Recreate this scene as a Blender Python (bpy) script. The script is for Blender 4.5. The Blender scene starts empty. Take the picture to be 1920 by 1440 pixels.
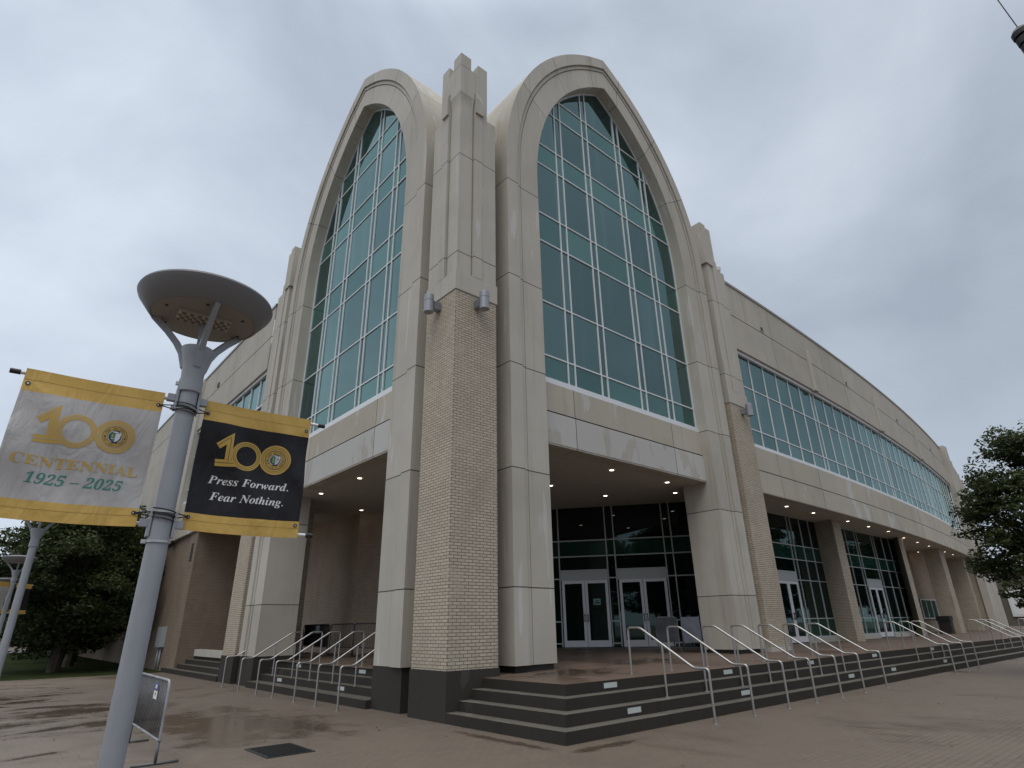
import bpy, bmesh, math, random
import numpy as np
from mathutils import Vector, Matrix
random.seed(7)
SC = bpy.context.scene
COL = SC.collection
R = math.radians

# ------------------------------------------------------------------ camera
cam_d = bpy.data.cameras.new("camera"); cam = bpy.data.objects.new("camera", cam_d); COL.objects.link(cam)
CAM = Vector((-7.3192, -10.5789, 1.7317))
yaw, pitch, roll = R(48.93743529), R(22.49836406), R(-0.98299773)
fw = Vector((math.cos(pitch)*math.cos(yaw), math.cos(pitch)*math.sin(yaw), math.sin(pitch)))
rt = Vector((math.sin(yaw), -math.cos(yaw), 0)); up = rt.cross(fw)
rt2 = math.cos(roll)*rt + math.sin(roll)*up; up2 = -math.sin(roll)*rt + math.cos(roll)*up
cam.matrix_world = Matrix(((rt2.x, up2.x, -fw.x, CAM.x), (rt2.y, up2.y, -fw.y, CAM.y), (rt2.z, up2.z, -fw.z, CAM.z), (0, 0, 0, 1)))
cam_d.sensor_width = 36; cam_d.lens = 36*1097.3034/1920; cam_d.clip_start = 0.05; cam_d.clip_end = 3000
SC.camera = cam
SC.render.resolution_x = 1024; SC.render.resolution_y = 768

# ------------------------------------------------------------------ light and sky
SUN_EL, SUN_AZ = R(52), R(215)          # azimuth measured from +x, anticlockwise: behind and left of the camera
SC.view_settings.view_transform = 'Standard'; SC.view_settings.look = 'None'
SC.view_settings.gamma = 1; SC.view_settings.exposure = 0.0; SC.view_settings.use_curve_mapping = False
W = bpy.data.worlds.new("World"); SC.world = W; W.use_nodes = True
nt = W.node_tree; nt.nodes.clear()
def N(t, typ, **kw):
    n = t.nodes.new(typ)
    for k, v in kw.items():
        if k in n.inputs.keys() if isinstance(k, str) else False: n.inputs[k].default_value = v
        else: setattr(n, k, v)
    return n
out = N(nt, 'ShaderNodeOutputWorld'); bg = N(nt, 'ShaderNodeBackground')
nt.links.new(bg.outputs[0], out.inputs[0])
sky = N(nt, 'ShaderNodeTexSky'); sky.sky_type = 'NISHITA'; sky.sun_disc = False
sky.sun_elevation = SUN_EL; sky.sun_rotation = R(90) - SUN_AZ
tc = N(nt, 'ShaderNodeTexCoord')
mp = N(nt, 'ShaderNodeMapping'); mp.inputs['Scale'].default_value = (1.0, 1.0, 1.5); mp.inputs['Location'].default_value = (0.35, 0.1, 0.2)
nt.links.new(tc.outputs['Generated'], mp.inputs[0])
n1 = N(nt, 'ShaderNodeTexNoise'); n1.inputs['Scale'].default_value = 2.1; n1.inputs['Detail'].default_value = 5; n1.inputs['Roughness'].default_value = 0.5; n1.inputs['Distortion'].default_value = 0.35
nt.links.new(mp.outputs[0], n1.inputs['Vector'])
cr = N(nt, 'ShaderNodeValToRGB')
cr.color_ramp.elements[0].position = 0.34; cr.color_ramp.elements[0].color = (4.45, 5.1, 6.05, 1)
cr.color_ramp.elements[1].position = 0.66; cr.color_ramp.elements[1].color = (6.8, 7.55, 8.6, 1)
nt.links.new(n1.outputs['Fac'], cr.inputs[0])
# the cloud deck is brighter towards the hidden sun and overhead (CIE overcast)
vm = N(nt, 'ShaderNodeVectorMath'); vm.operation = 'DOT_PRODUCT'
nt.links.new(tc.outputs['Generated'], vm.inputs[0])
vm.inputs[1].default_value = (-0.42, 0.55, 0.30)
mr = N(nt, 'ShaderNodeMapRange'); mr.inputs['From Min'].default_value = -0.55; mr.inputs['From Max'].default_value = 0.75
mr.inputs['To Min'].default_value = 0.78; mr.inputs['To Max'].default_value = 1.15
nt.links.new(vm.outputs['Value'], mr.inputs[0])
sx = N(nt, 'ShaderNodeSeparateXYZ'); nt.links.new(tc.outputs['Generated'], sx.inputs[0])
mz = N(nt, 'ShaderNodeMapRange'); mz.interpolation_type = 'SMOOTHSTEP'
mz.inputs['From Min'].default_value = 0.80; mz.inputs['From Max'].default_value = 1.0
mz.inputs['To Min'].default_value = 1.0; mz.inputs['To Max'].default_value = 5.0
nt.links.new(sx.outputs['Z'], mz.inputs[0])
mm = N(nt, 'ShaderNodeMath'); mm.operation = 'MULTIPLY'; nt.links.new(mr.outputs[0], mm.inputs[0]); nt.links.new(mz.outputs[0], mm.inputs[1])
sc_ = N(nt, 'ShaderNodeVectorMath'); sc_.operation = 'SCALE'
wm = N(nt, 'ShaderNodeMix'); wm.data_type = 'RGBA'; wm.inputs['B'].default_value = (7.4, 7.2, 6.7, 1)   # thinner, whiter cloud overhead
zf = N(nt, 'ShaderNodeMapRange'); zf.interpolation_type = 'SMOOTHSTEP'; zf.inputs['From Min'].default_value = 0.80; zf.inputs['From Max'].default_value = 1.0
nt.links.new(sx.outputs['Z'], zf.inputs[0]); nt.links.new(zf.outputs[0], wm.inputs['Factor']); nt.links.new(cr.outputs[0], wm.inputs['A'])
nt.links.new(wm.outputs['Result'], sc_.inputs[0]); nt.links.new(mm.outputs[0], sc_.inputs['Scale'])
mx = N(nt, 'ShaderNodeMix'); mx.data_type = 'RGBA'; mx.inputs['Factor'].default_value = 0.93
nt.links.new(sky.outputs[0], mx.inputs['A']); nt.links.new(sc_.outputs[0], mx.inputs['B'])
nt.links.new(mx.outputs['Result'], bg.inputs[0]); bg.inputs[1].default_value = 0.10
sun_d = bpy.data.lights.new("sun", 'SUN'); sun_d.energy = 0.9; sun_d.angle = R(30); sun_d.color = (1.0, 0.95, 0.87)
sun = bpy.data.objects.new("sun", sun_d); COL.objects.link(sun)
sd = Vector((math.cos(SUN_EL)*math.cos(SUN_AZ), math.cos(SUN_EL)*math.sin(SUN_AZ), math.sin(SUN_EL)))
sun.rotation_euler = sd.to_track_quat('Z', 'Y').to_euler()

# ------------------------------------------------------------------ materials
MATS = {}
def new_mat(name):
    m = bpy.data.materials.new(name); m.use_nodes = True
    t = m.node_tree; t.nodes.clear()
    o = t.nodes.new('ShaderNodeOutputMaterial'); b = t.nodes.new('ShaderNodeBsdfPrincipled')
    t.links.new(b.outputs[0], o.inputs[0]); MATS[name] = m
    return m, t, b
def mixc(t, fac, a, b, blend='MIX'):
    n = t.nodes.new('ShaderNodeMix'); n.data_type = 'RGBA'; n.blend_type = blend
    for key, val in (('Factor', fac), ('A', a), ('B', b)):
        if isinstance(val, bpy.types.NodeSocket): t.links.new(val, n.inputs[key])
        elif key == 'Factor': n.inputs[key].default_value = val
        else: n.inputs[key].default_value = (*val, 1)
    return n.outputs['Result']
def noise(t, vec, scale, detail=4, rough=0.55, dist=0.0):
    n = t.nodes.new('ShaderNodeTexNoise'); n.inputs['Scale'].default_value = scale; n.inputs['Detail'].default_value = detail
    n.inputs['Roughness'].default_value = rough; n.inputs['Distortion'].default_value = dist
    t.links.new(vec, n.inputs['Vector']); return n.outputs['Fac']
def ramp(t, v, a, b, lo=0.0, hi=1.0, smooth=True):
    n = t.nodes.new('ShaderNodeMapRange'); n.interpolation_type = 'SMOOTHSTEP' if smooth else 'LINEAR'
    n.inputs['From Min'].default_value = a; n.inputs['From Max'].default_value = b
    n.inputs['To Min'].default_value = lo; n.inputs['To Max'].default_value = hi
    t.links.new(v, n.inputs[0]); return n.outputs[0]
def math_(t, op, a, b):
    n = t.nodes.new('ShaderNodeMath'); n.operation = op
    for i, v in enumerate((a, b)):
        if isinstance(v, bpy.types.NodeSocket): t.links.new(v, n.inputs[i])
        else: n.inputs[i].default_value = v
    return n.outputs[0]
def pos(t, scale=(1, 1, 1), loc=(0, 0, 0)):
    g = t.nodes.new('ShaderNodeNewGeometry'); m = t.nodes.new('ShaderNodeMapping')
    m.inputs['Scale'].default_value = scale; m.inputs['Location'].default_value = loc
    t.links.new(g.outputs['Position'], m.inputs[0]); return m.outputs[0]
def uvn(t, scale=(1, 1, 1), rot=0, loc=(0, 0, 0)):
    g = t.nodes.new('ShaderNodeUVMap'); g.uv_map = 'uv'; m = t.nodes.new('ShaderNodeMapping')
    m.inputs['Scale'].default_value = scale; m.inputs['Rotation'].default_value = (0, 0, rot); m.inputs['Location'].default_value = loc
    t.links.new(g.outputs[0], m.inputs[0]); return m.outputs[0]
def bump(t, b, h, strength=0.3, dist=0.01):
    n = t.nodes.new('ShaderNodeBump'); n.inputs['Strength'].default_value = strength; n.inputs['Distance'].default_value = dist
    t.links.new(h, n.inputs['Height']); t.links.new(n.outputs[0], b.inputs['Normal'])
def flat(name, col, rough=0.6, metal=0.0, var=0.0, spec=0.5):
    m, t, b = new_mat(name)
    b.inputs['Roughness'].default_value = rough; b.inputs['Metallic'].default_value = metal
    b.inputs['Specular IOR Level'].default_value = spec
    if var:
        c = mixc(t, ramp(t, noise(t, pos(t), 3.0, 5), 0.3, 0.7), [x*(1-var) for x in col], [min(1, x*(1+var)) for x in col])
        t.links.new(c, b.inputs['Base Color'])
    else: b.inputs['Base Color'].default_value = (*col, 1)
    return m

def concrete(name, base, pale, dark, patch=0.62, rough=0.8, pxy=(0.9, 0.9), pzs=0.34):
    m, t, b = new_mat(name)
    p = pos(t)
    big = noise(t, p, 0.55, 5, 0.6)
    streak = noise(t, pos(t, (2.6, 2.6, 0.16)), 1.0, 5, 0.62)
    streak2 = noise(t, pos(t, (7.5, 7.5, 0.22), (3, 1, 0)), 1.0, 4, 0.6)
    fine = noise(t, p, 38.0, 3, 0.7)
    c = mixc(t, ramp(t, big, 0.35, 0.68), base, [x*0.90 for x in base])
    c = mixc(t, math_(t, 'MULTIPLY', ramp(t, streak, 0.54, 0.74), 0.62), c, dark)
    c = mixc(t, math_(t, 'MULTIPLY', ramp(t, streak2, 0.56, 0.72), 0.32), c, dark)
    pn = noise(t, pos(t, (*pxy, pzs), (11, 4, 2)), 1.0, 6, 0.55, 0.3)
    c = mixc(t, math_(t, 'MULTIPLY', ramp(t, pn, patch, patch+0.022), 0.75), c, pale)
    pa = t.nodes.new('ShaderNodeAttribute'); pa.attribute_name = 'panel'
    c = mixc(t, ramp(t, pa.outputs['Fac'], -1.0, 1.0, 0.0, 1.0, False), mixc(t, 1.0, c, (0.90, 0.895, 0.88), 'MULTIPLY'), mixc(t, 1.0, c, (1.07, 1.07, 1.075), 'MULTIPLY'))
    c = mixc(t, math_(t, 'MULTIPLY', ramp(t, fine, 0.3, 0.75), 0.18), c, [x*0.75 for x in base])
    t.links.new(c, b.inputs['Base Color']); b.inputs['Roughness'].default_value = rough; b.inputs['Specular IOR Level'].default_value = 0.12
    bump(t, b, fine, 0.12, 0.004)
    return m
CONC = concrete('precast_concrete', (0.49, 0.459, 0.407), (0.57, 0.56, 0.55), (0.335, 0.298, 0.24), patch=0.635, pxy=(3.0, 3.0), pzs=0.26)
CONC_BEAM = concrete('spandrel_concrete', (0.475, 0.436, 0.37), (0.54, 0.535, 0.53), (0.365, 0.328, 0.265), patch=0.60)
CONC_LOW = concrete('pale_fascia_concrete', (0.46, 0.435, 0.395), (0.525, 0.52, 0.515), (0.36, 0.325, 0.265), patch=0.44)
CONC_WALL = concrete('wall_concrete', (0.465, 0.43, 0.377), (0.475, 0.455, 0.425), (0.335, 0.30, 0.245), patch=0.64)
JOINT = flat('panel_joint', (0.045, 0.04, 0.036), 0.9)
PLINTH = concrete('dark_plinth', (0.050, 0.045, 0.040), (0.078, 0.073, 0.068), (0.034, 0.030, 0.026), patch=0.66, rough=0.55)
STEP = concrete('dark_step', (0.044, 0.039, 0.033), (0.060, 0.055, 0.048), (0.028, 0.024, 0.020), patch=0.64, rough=0.6)
TREAD = concrete('worn_tread', (0.125, 0.114, 0.098), (0.165, 0.153, 0.135), (0.065, 0.057, 0.048), patch=0.58, rough=0.6)

def brick(name, c1, c2, mortar, wash=0.5):
    m, t, b = new_mat(name)
    v = uvn(t)
    n = t.nodes.new('ShaderNodeTexBrick'); n.offset = 0.5
    n.inputs['Scale'].default_value = 1; n.inputs['Brick Width'].default_value = 0.203; n.inputs['Row Height'].default_value = 0.0677
    n.inputs['Mortar Size'].default_value = 0.0085; n.inputs['Mortar Smooth'].default_value = 0.25; n.inputs['Bias'].default_value = -0.1
    n.inputs['Color1'].default_value = (*c1, 1); n.inputs['Color2'].default_value = (*c2, 1); n.inputs['Mortar'].default_value = (*mortar, 1)
    t.links.new(v, n.inputs['Vector'])
    big = noise(t, pos(t, (1.1, 1.1, 0.55)), 1.0, 5, 0.6)
    worn = noise(t, pos(t, (2.2, 2.2, 1.5), (5, 0, 3)), 1.0, 5, 0.62)
    c = mixc(t, math_(t, 'MULTIPLY', ramp(t, worn, 0.50, 0.66), wash), n.outputs['Color'], [(x+y)/2*0.96 for x, y in zip(c1, c2)])
    c = mixc(t, math_(t, 'MULTIPLY', ramp(t, big, 0.45, 0.75), 0.45), c, [x*0.62 for x in c2])
    fine = noise(t, pos(t), 60.0, 2)
    c = mixc(t, math_(t, 'MULTIPLY', ramp(t, fine, 0.35, 0.7), 0.25), c, [x*0.7 for x in c1])
    t.links.new(c, b.inputs['Base Color']); b.inputs['Roughness'].default_value = 0.85; b.inputs['Specular IOR Level'].default_value = 0.1
    inv = math_(t, 'SUBTRACT', 1.0, n.outputs['Fac'])
    bump(t, b, inv, 0.6, 0.008)
    return m
BRICK = brick('tan_brick', (0.525, 0.460, 0.372), (0.435, 0.378, 0.302), (0.140, 0.116, 0.094))
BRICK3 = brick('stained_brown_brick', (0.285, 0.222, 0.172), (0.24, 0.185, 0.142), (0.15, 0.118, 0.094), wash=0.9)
BRICK2 = brick('brown_brick', (0.52, 0.415, 0.325), (0.44, 0.35, 0.273), (0.28, 0.225, 0.18), wash=0.8)

def blobs(t, vec_pos, lst, warp):
    """soft-edged patches at given ground positions (cx, cy, rx, ry, angle): standing water left on the paving"""
    acc = None
    for cx, cy, rx, ry, a in lst:
        m = t.nodes.new('ShaderNodeMapping'); m.vector_type = 'TEXTURE'
        m.inputs['Location'].default_value = (cx, cy, 0); m.inputs['Rotation'].default_value = (0, 0, R(a)); m.inputs['Scale'].default_value = (rx, ry, 1000)
        t.links.new(vec_pos, m.inputs[0])
        ln = t.nodes.new('ShaderNodeVectorMath'); ln.operation = 'LENGTH'; t.links.new(m.outputs[0], ln.inputs[0])
        d = math_(t, 'ADD', ln.outputs['Value'], math_(t, 'MULTIPLY', math_(t, 'SUBTRACT', warp, 0.5), 2.4))
        v = ramp(t, d, 0.25, 1.25, 1.0, 0.0)
        acc = v if acc is None else math_(t, 'MAXIMUM', acc, v)
    return acc
def paver(name, c1, c2, mortar, wetlist, wet_bias=0.58, rot=0.0, dry=None):
    m, t, b = new_mat(name)
    v = uvn(t, rot=rot)
    n = t.nodes.new('ShaderNodeTexBrick'); n.offset = 0.5
    n.inputs['Scale'].default_value = 1; n.inputs['Brick Width'].default_value = 0.205; n.inputs['Row Height'].default_value = 0.103
    n.inputs['Mortar Size'].default_value = 0.0065; n.inputs['Mortar Smooth'].default_value = 0.3
    n.inputs['Color1'].default_value = (*c1, 1); n.inputs['Color2'].default_value = (*c2, 1); n.inputs['Mortar'].default_value = (*mortar, 1)
    t.links.new(v, n.inputs['Vector'])
    p = pos(t)
    big = noise(t, p, 0.22, 6, 0.62, 0.4)
    mid = noise(t, pos(t, (1.0, 1.0, 1), (4, 9, 0)), 0.9, 6, 0.65)
    fine = noise(t, p, 45.0, 3, 0.7)
    spots = noise(t, p, 9.0, 4, 0.7)
    silt = noise(t, pos(t, (0.7, 0.7, 1), (8, 3, 0)), 1.0, 6, 0.7)      # sand-filled joints come and go
    warp = noise(t, p, 1.6, 5, 0.6)
    c = mixc(t, math_(t, 'MULTIPLY', ramp(t, silt, 0.42, 0.60), 0.8), n.outputs['Color'], [(x+y)/2 for x, y in zip(c1, c2)])
    c = mixc(t, math_(t, 'MULTIPLY', ramp(t, big, 0.38, 0.62), 0.7), c, [0.80*x for x in (c1[0]*1.02, c1[1]*1.0, c1[2]*1.02)])
    if dry: c = mixc(t, math_(t, 'MULTIPLY', blobs(t, p, dry, warp), 0.75), c, (1.45, 1.52, 1.60), 'MULTIPLY')
    c = mixc(t, math_(t, 'MULTIPLY', ramp(t, mid, 0.5, 0.72), 0.4), c, [x*0.66 for x in c2])
    c = mixc(t, math_(t, 'MULTIPLY', ramp(t, spots, 0.62, 0.72), 0.45), c, [x*0.5 for x in c2])
    c = mixc(t, math_(t, 'MULTIPLY', ramp(t, fine, 0.35, 0.72), 0.3), c, [x*0.68 for x in c1])
    wet = ramp(t, noise(t, pos(t, (0.5, 0.22, 1), (2, 7, 0)), 1.0, 6, 0.58, 0.5), wet_bias-0.06, wet_bias+0.14)
    pud = blobs(t, p, wetlist, warp) if wetlist else None
    if dry:                      # the grey, lighter paving at the left is crossed by streaks of wet silt
        sv = ramp(t, noise(t, pos(t, (0.42, 1.05, 1), (3, 1, 0)), 1.0, 6, 0.62, 0.4), 0.47, 0.60)
        sv = math_(t, 'MULTIPLY', sv, blobs(t, p, [(-6.0, 12.0, 5.0, 10.0, 0)], warp)); pud = math_(t, 'MAXIMUM', pud, sv)
    allwet = math_(t, 'MAXIMUM', math_(t, 'MULTIPLY', wet, 0.7), pud) if pud is not None else math_(t, 'MULTIPLY', wet, 0.7)
    c = mixc(t, math_(t, 'MULTIPLY', allwet, 0.66), c, [c2[0]*0.46, c2[1]*0.40, c2[2]*0.33])
    t.links.new(c, b.inputs['Base Color'])
    rg = ramp(t, allwet, 0.1, 1.0, 0.58, 0.20); rg = math_(t, 'ADD', rg, math_(t, 'MULTIPLY', math_(t, 'SUBTRACT', fine, 0.5), 0.25))
    t.links.new(rg, b.inputs['Roughness'])
    h = math_(t, 'ADD', math_(t, 'MULTIPLY', math_(t, 'SUBTRACT', 1.0, n.outputs['Fac']), 1.0), math_(t, 'MULTIPLY', fine, 0.5))
    h = math_(t, 'MULTIPLY', h, ramp(t, allwet, 0.4, 1.0, 1.0, 0.12))
    bump(t, b, h, 0.55, 0.006)
    return m
WETS = [(-2.9, 3.4, 1.9, 3.2, 12), (-4.6, 8.6, 2.2, 1.3, 0), (-4.0, 5.6, 1.5, 1.0, 0), (-5.4, 5.5, 1.3, 0.30, 25), (-6.2, 2.2, 0.6, 0.20, 20), (-2.05, 5.9, 0.5, 1.5, 0), (-1.85, 2.0, 0.4, 1.6, 4),
        (-3.4, 1.4, 1.0, 0.8, 20), (0.6, -3.55, 1.2, 0.16, 0), (-0.2, -2.2, 0.15, 1.4, 0)]
PAVE = paver('plaza_paver', (0.158, 0.124, 0.095), (0.120, 0.093, 0.071), (0.048, 0.038, 0.030), WETS, dry=[(-6.8, 4.5, 2.6, 7.5, 8), (-5.0, 20.0, 3.5, 3.5, 0)])
TERR = paver('terrace_paver', (0.165, 0.115, 0.086), (0.130, 0.090, 0.067), (0.05, 0.037, 0.029), [(3.0, -0.6, 1.6, 0.9, 0), (7.0, 0.6, 2.2, 0.8, 10), (2.4, 7.0, 0.6, 1.8, 0)], wet_bias=0.52)

def glass(name, tint, refl, rough=0.015, streaks=0.0, gcol=(0.66, 0.94, 0.92)):
    m = bpy.data.materials.new(name); m.use_nodes = True; t = m.node_tree; t.nodes.clear(); MATS[name] = m
    o = t.nodes.new('ShaderNodeOutputMaterial'); mixs = t.nodes.new('ShaderNodeMixShader')
    d = t.nodes.new('ShaderNodeBsdfDiffuse'); g = t.nodes.new('ShaderNodeBsdfGlossy')
    g.inputs['Roughness'].default_value = rough; g.inputs['Color'].default_value = (*gcol, 1)
    if streaks:
        s = noise(t, pos(t, (2.4, 2.4, 0.05), (2, 2, 0)), 1.0, 3, 0.5)
        c = mixc(t, math_(t, 'MULTIPLY', ramp(t, s, 0.5, 0.68), streaks), tint, [x*2.0 + 0.012 for x in tint])
        t.links.new(c, d.inputs['Color'])
    else:
        c = mixc(t, 0.0, tint, tint)
    pa = t.nodes.new('ShaderNodeAttribute'); pa.attribute_name = 'panel'
    c = mixc(t, ramp(t, pa.outputs['Fac'], -1.0, 1.0, 0.0, 1.0, False), mixc(t, 1.0, c, (0.55, 0.60, 0.62), 'MULTIPLY'), mixc(t, 1.0, c, (1.7, 1.55, 1.5), 'MULTIPLY'))
    t.links.new(c, d.inputs['Color'])
    fr = t.nodes.new('ShaderNodeLayerWeight'); fr.inputs['Blend'].default_value = 0.32
    f = ramp(t, fr.outputs['Fresnel'], 0.0, 1.0, refl, 0.9, False)
    f = math_(t, 'MULTIPLY', f, ramp(t, pa.outputs['Fac'], -1.0, 1.0, 0.88, 1.10, False))
    t.links.new(f, mixs.inputs[0]); t.links.new(d.outputs[0], mixs.inputs[1]); t.links.new(g.outputs[0], mixs.inputs[2])
    t.links.new(mixs.outputs[0], o.inputs[0]); return m
GLASS = glass('tinted_glass', (0.008, 0.022, 0.024), 0.15, streaks=0.8)
GLASS_SP = glass('spandrel_glass', (0.022, 0.060, 0.055), 0.13, gcol=(0.62, 0.94, 0.90))
GLASS_DK = glass('dark_glass', (0.003, 0.005, 0.005), 0.02)
GLASS_DKS = glass('dark_spandrel_glass', (0.008, 0.034, 0.027), 0.03)
ALU = flat('silver_aluminium', (0.70, 0.71, 0.73), 0.45, 0.15)
ALU_SF = flat('storefront_aluminium', (0.44, 0.47, 0.47), 0.45, 0.2)
ALU_DOOR = flat('door_aluminium', (0.70, 0.70, 0.73), 0.45, 0.15)
STEEL = flat('brushed_steel', (0.42, 0.41, 0.40), 0.42, 0.85)
POLE = flat('grey_pole_paint', (0.28, 0.295, 0.325), 0.42, 0.0, var=0.06)
DISH = flat('grey_dish_paint', (0.165, 0.165, 0.175), 0.5)
LEDPANEL = flat('lamp_underside', (0.24, 0.215, 0.19), 0.6)
SOFFIT = flat('soffit_paint', (0.45, 0.415, 0.37), 0.9, var=0.05)
GREYMETAL = flat('grey_metal', (0.30, 0.31, 0.335), 0.45, 0.3)
DARKMETAL = flat('dark_metal', (0.035, 0.036, 0.038), 0.5, 0.3)
GALV = flat('galvanised_steel', (0.13, 0.137, 0.152), 0.55, 0.5, var=0.2)
GALVL = flat('worn_galvanised_steel', (0.50, 0.50, 0.52), 0.45, 0.55)
BLACK = flat('black_rubber', (0.012, 0.012, 0.013), 0.55)
GALVM = flat('dull_galvanised_steel', (0.30, 0.30, 0.315), 0.5, 0.4, var=0.2)
WHITE = flat('white_paper', (0.72, 0.72, 0.72), 0.7)
BLUE = flat('blue_print', (0.05, 0.08, 0.28), 0.6)
TEALPAPER = flat('pale_green_paper', (0.20, 0.36, 0.33), 0.7)
CAPST = flat('coping_metal', (0.25, 0.235, 0.205), 0.6)
STEPLIGHT = flat('step_light_lens', (0.50, 0.54, 0.52), 0.35)
SCREEN = flat('bluish_board', (0.085, 0.092, 0.12), 0.7, var=0.25)
BARK = flat('bark', (0.055, 0.045, 0.036), 0.9, var=0.3)
GOLD = flat('gold_print', (0.54, 0.36, 0.10), 0.6, spec=0.15)
TEALINK = flat('teal_print', (0.05, 0.22, 0.18), 0.6)
GREENINK = flat('green_print', (0.035, 0.16, 0.11), 0.6)
WHITEINK = flat('white_print', (0.66, 0.66, 0.68), 0.6)
DARKINK = flat('dark_print', (0.025, 0.024, 0.026), 0.6)
GREYINK = flat('grey_print', (0.40, 0.39, 0.385), 0.6)
def fabric(name, col, col2):
    m, t, b = new_mat(name)
    c = mixc(t, ramp(t, noise(t, pos(t), 5.0, 5, 0.6), 0.3, 0.7), col, col2)
    t.links.new(c, b.inputs['Base Color']); b.inputs['Roughness'].default_value = 0.45; b.inputs['Specular IOR Level'].default_value = 0.28
    b.inputs['Transmission Weight'].default_value = 0.0
    cre = noise(t, pos(t, (7.0, 7.0, 3.0), (2, 1, 4)), 1.0, 3, 0.5, 0.8)
    bump(t, b, math_(t, 'ADD', cre, math_(t, 'MULTIPLY', noise(t, pos(t, (1, 1, 1)), 420.0, 1), 0.02)), 0.55, 0.05)
    return m
FAB_Y = fabric('gold_fabric', (0.60, 0.40, 0.115), (0.54, 0.35, 0.09))
FAB_W = fabric('grey_white_fabric', (0.47, 0.46, 0.46), (0.43, 0.42, 0.42))
FAB_K = fabric('black_fabric', (0.010, 0.009, 0.012), (0.015, 0.014, 0.018))
def emis(name, col, s):
    m = bpy.data.materials.new(name); m.use_nodes = True; t = m.node_tree; t.nodes.clear(); MATS[name] = m
    o = t.nodes.new('ShaderNodeOutputMaterial'); e = t.nodes.new('ShaderNodeEmission')
    e.inputs[0].default_value = (*col, 1); e.inputs[1].default_value = s; t.links.new(e.outputs[0], o.inputs[0]); return m
LAMP = emis('downlight_glow', (1.0, 0.86, 0.66), 7.0)
def foliage(name, dark, light, yellow):
    m, t, b = new_mat(name)
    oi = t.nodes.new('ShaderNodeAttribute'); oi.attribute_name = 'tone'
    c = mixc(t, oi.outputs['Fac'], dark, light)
    c = mixc(t, math_(t, 'MULTIPLY', ramp(t, noise(t, pos(t), 0.8, 3), 0.55, 0.75), 0.5), c, yellow)
    t.links.new(c, b.inputs['Base Color']); b.inputs['Roughness'].default_value = 0.55
    b.inputs['Specular IOR Level'].default_value = 0.15
    tr = t.nodes.new('ShaderNodeBsdfTranslucent'); t.links.new(c, tr.inputs[0])
    ms = t.nodes.new('ShaderNodeMixShader'); ms.inputs[0].default_value = 0.22
    o = [n for n in t.nodes if n.type == 'OUTPUT_MATERIAL'][0]
    t.links.new(b.outputs[0], ms.inputs[1]); t.links.new(tr.outputs[0], ms.inputs[2]); t.links.new(ms.outputs[0], o.inputs[0])
    return m
LEAF = foliage('oak_leaves', (0.014, 0.022, 0.009), (0.072, 0.095, 0.034), (0.10, 0.11, 0.032))
LEAF2 = foliage('lime_leaves', (0.022, 0.031, 0.013), (0.095, 0.118, 0.046), (0.15, 0.155, 0.042))
def grass_mat():
    m, t, b = new_mat('lawn_grass')
    c = mixc(t, ramp(t, noise(t, pos(t), 1.5, 6, 0.65), 0.3, 0.7), (0.022, 0.033, 0.012), (0.05, 0.066, 0.024))
    c = mixc(t, ramp(t, noise(t, pos(t), 30, 3, 0.7), 0.4, 0.7), c, (0.035, 0.042, 0.016))
    t.links.new(c, b.inputs['Base Color']); b.inputs['Roughness'].default_value = 0.9; b.inputs['Specular IOR Level'].default_value = 0.03
    bump(t, b, noise(t, pos(t), 25, 4, 0.7), 1.0, 0.06); return m
GRASS = grass_mat()

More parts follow.
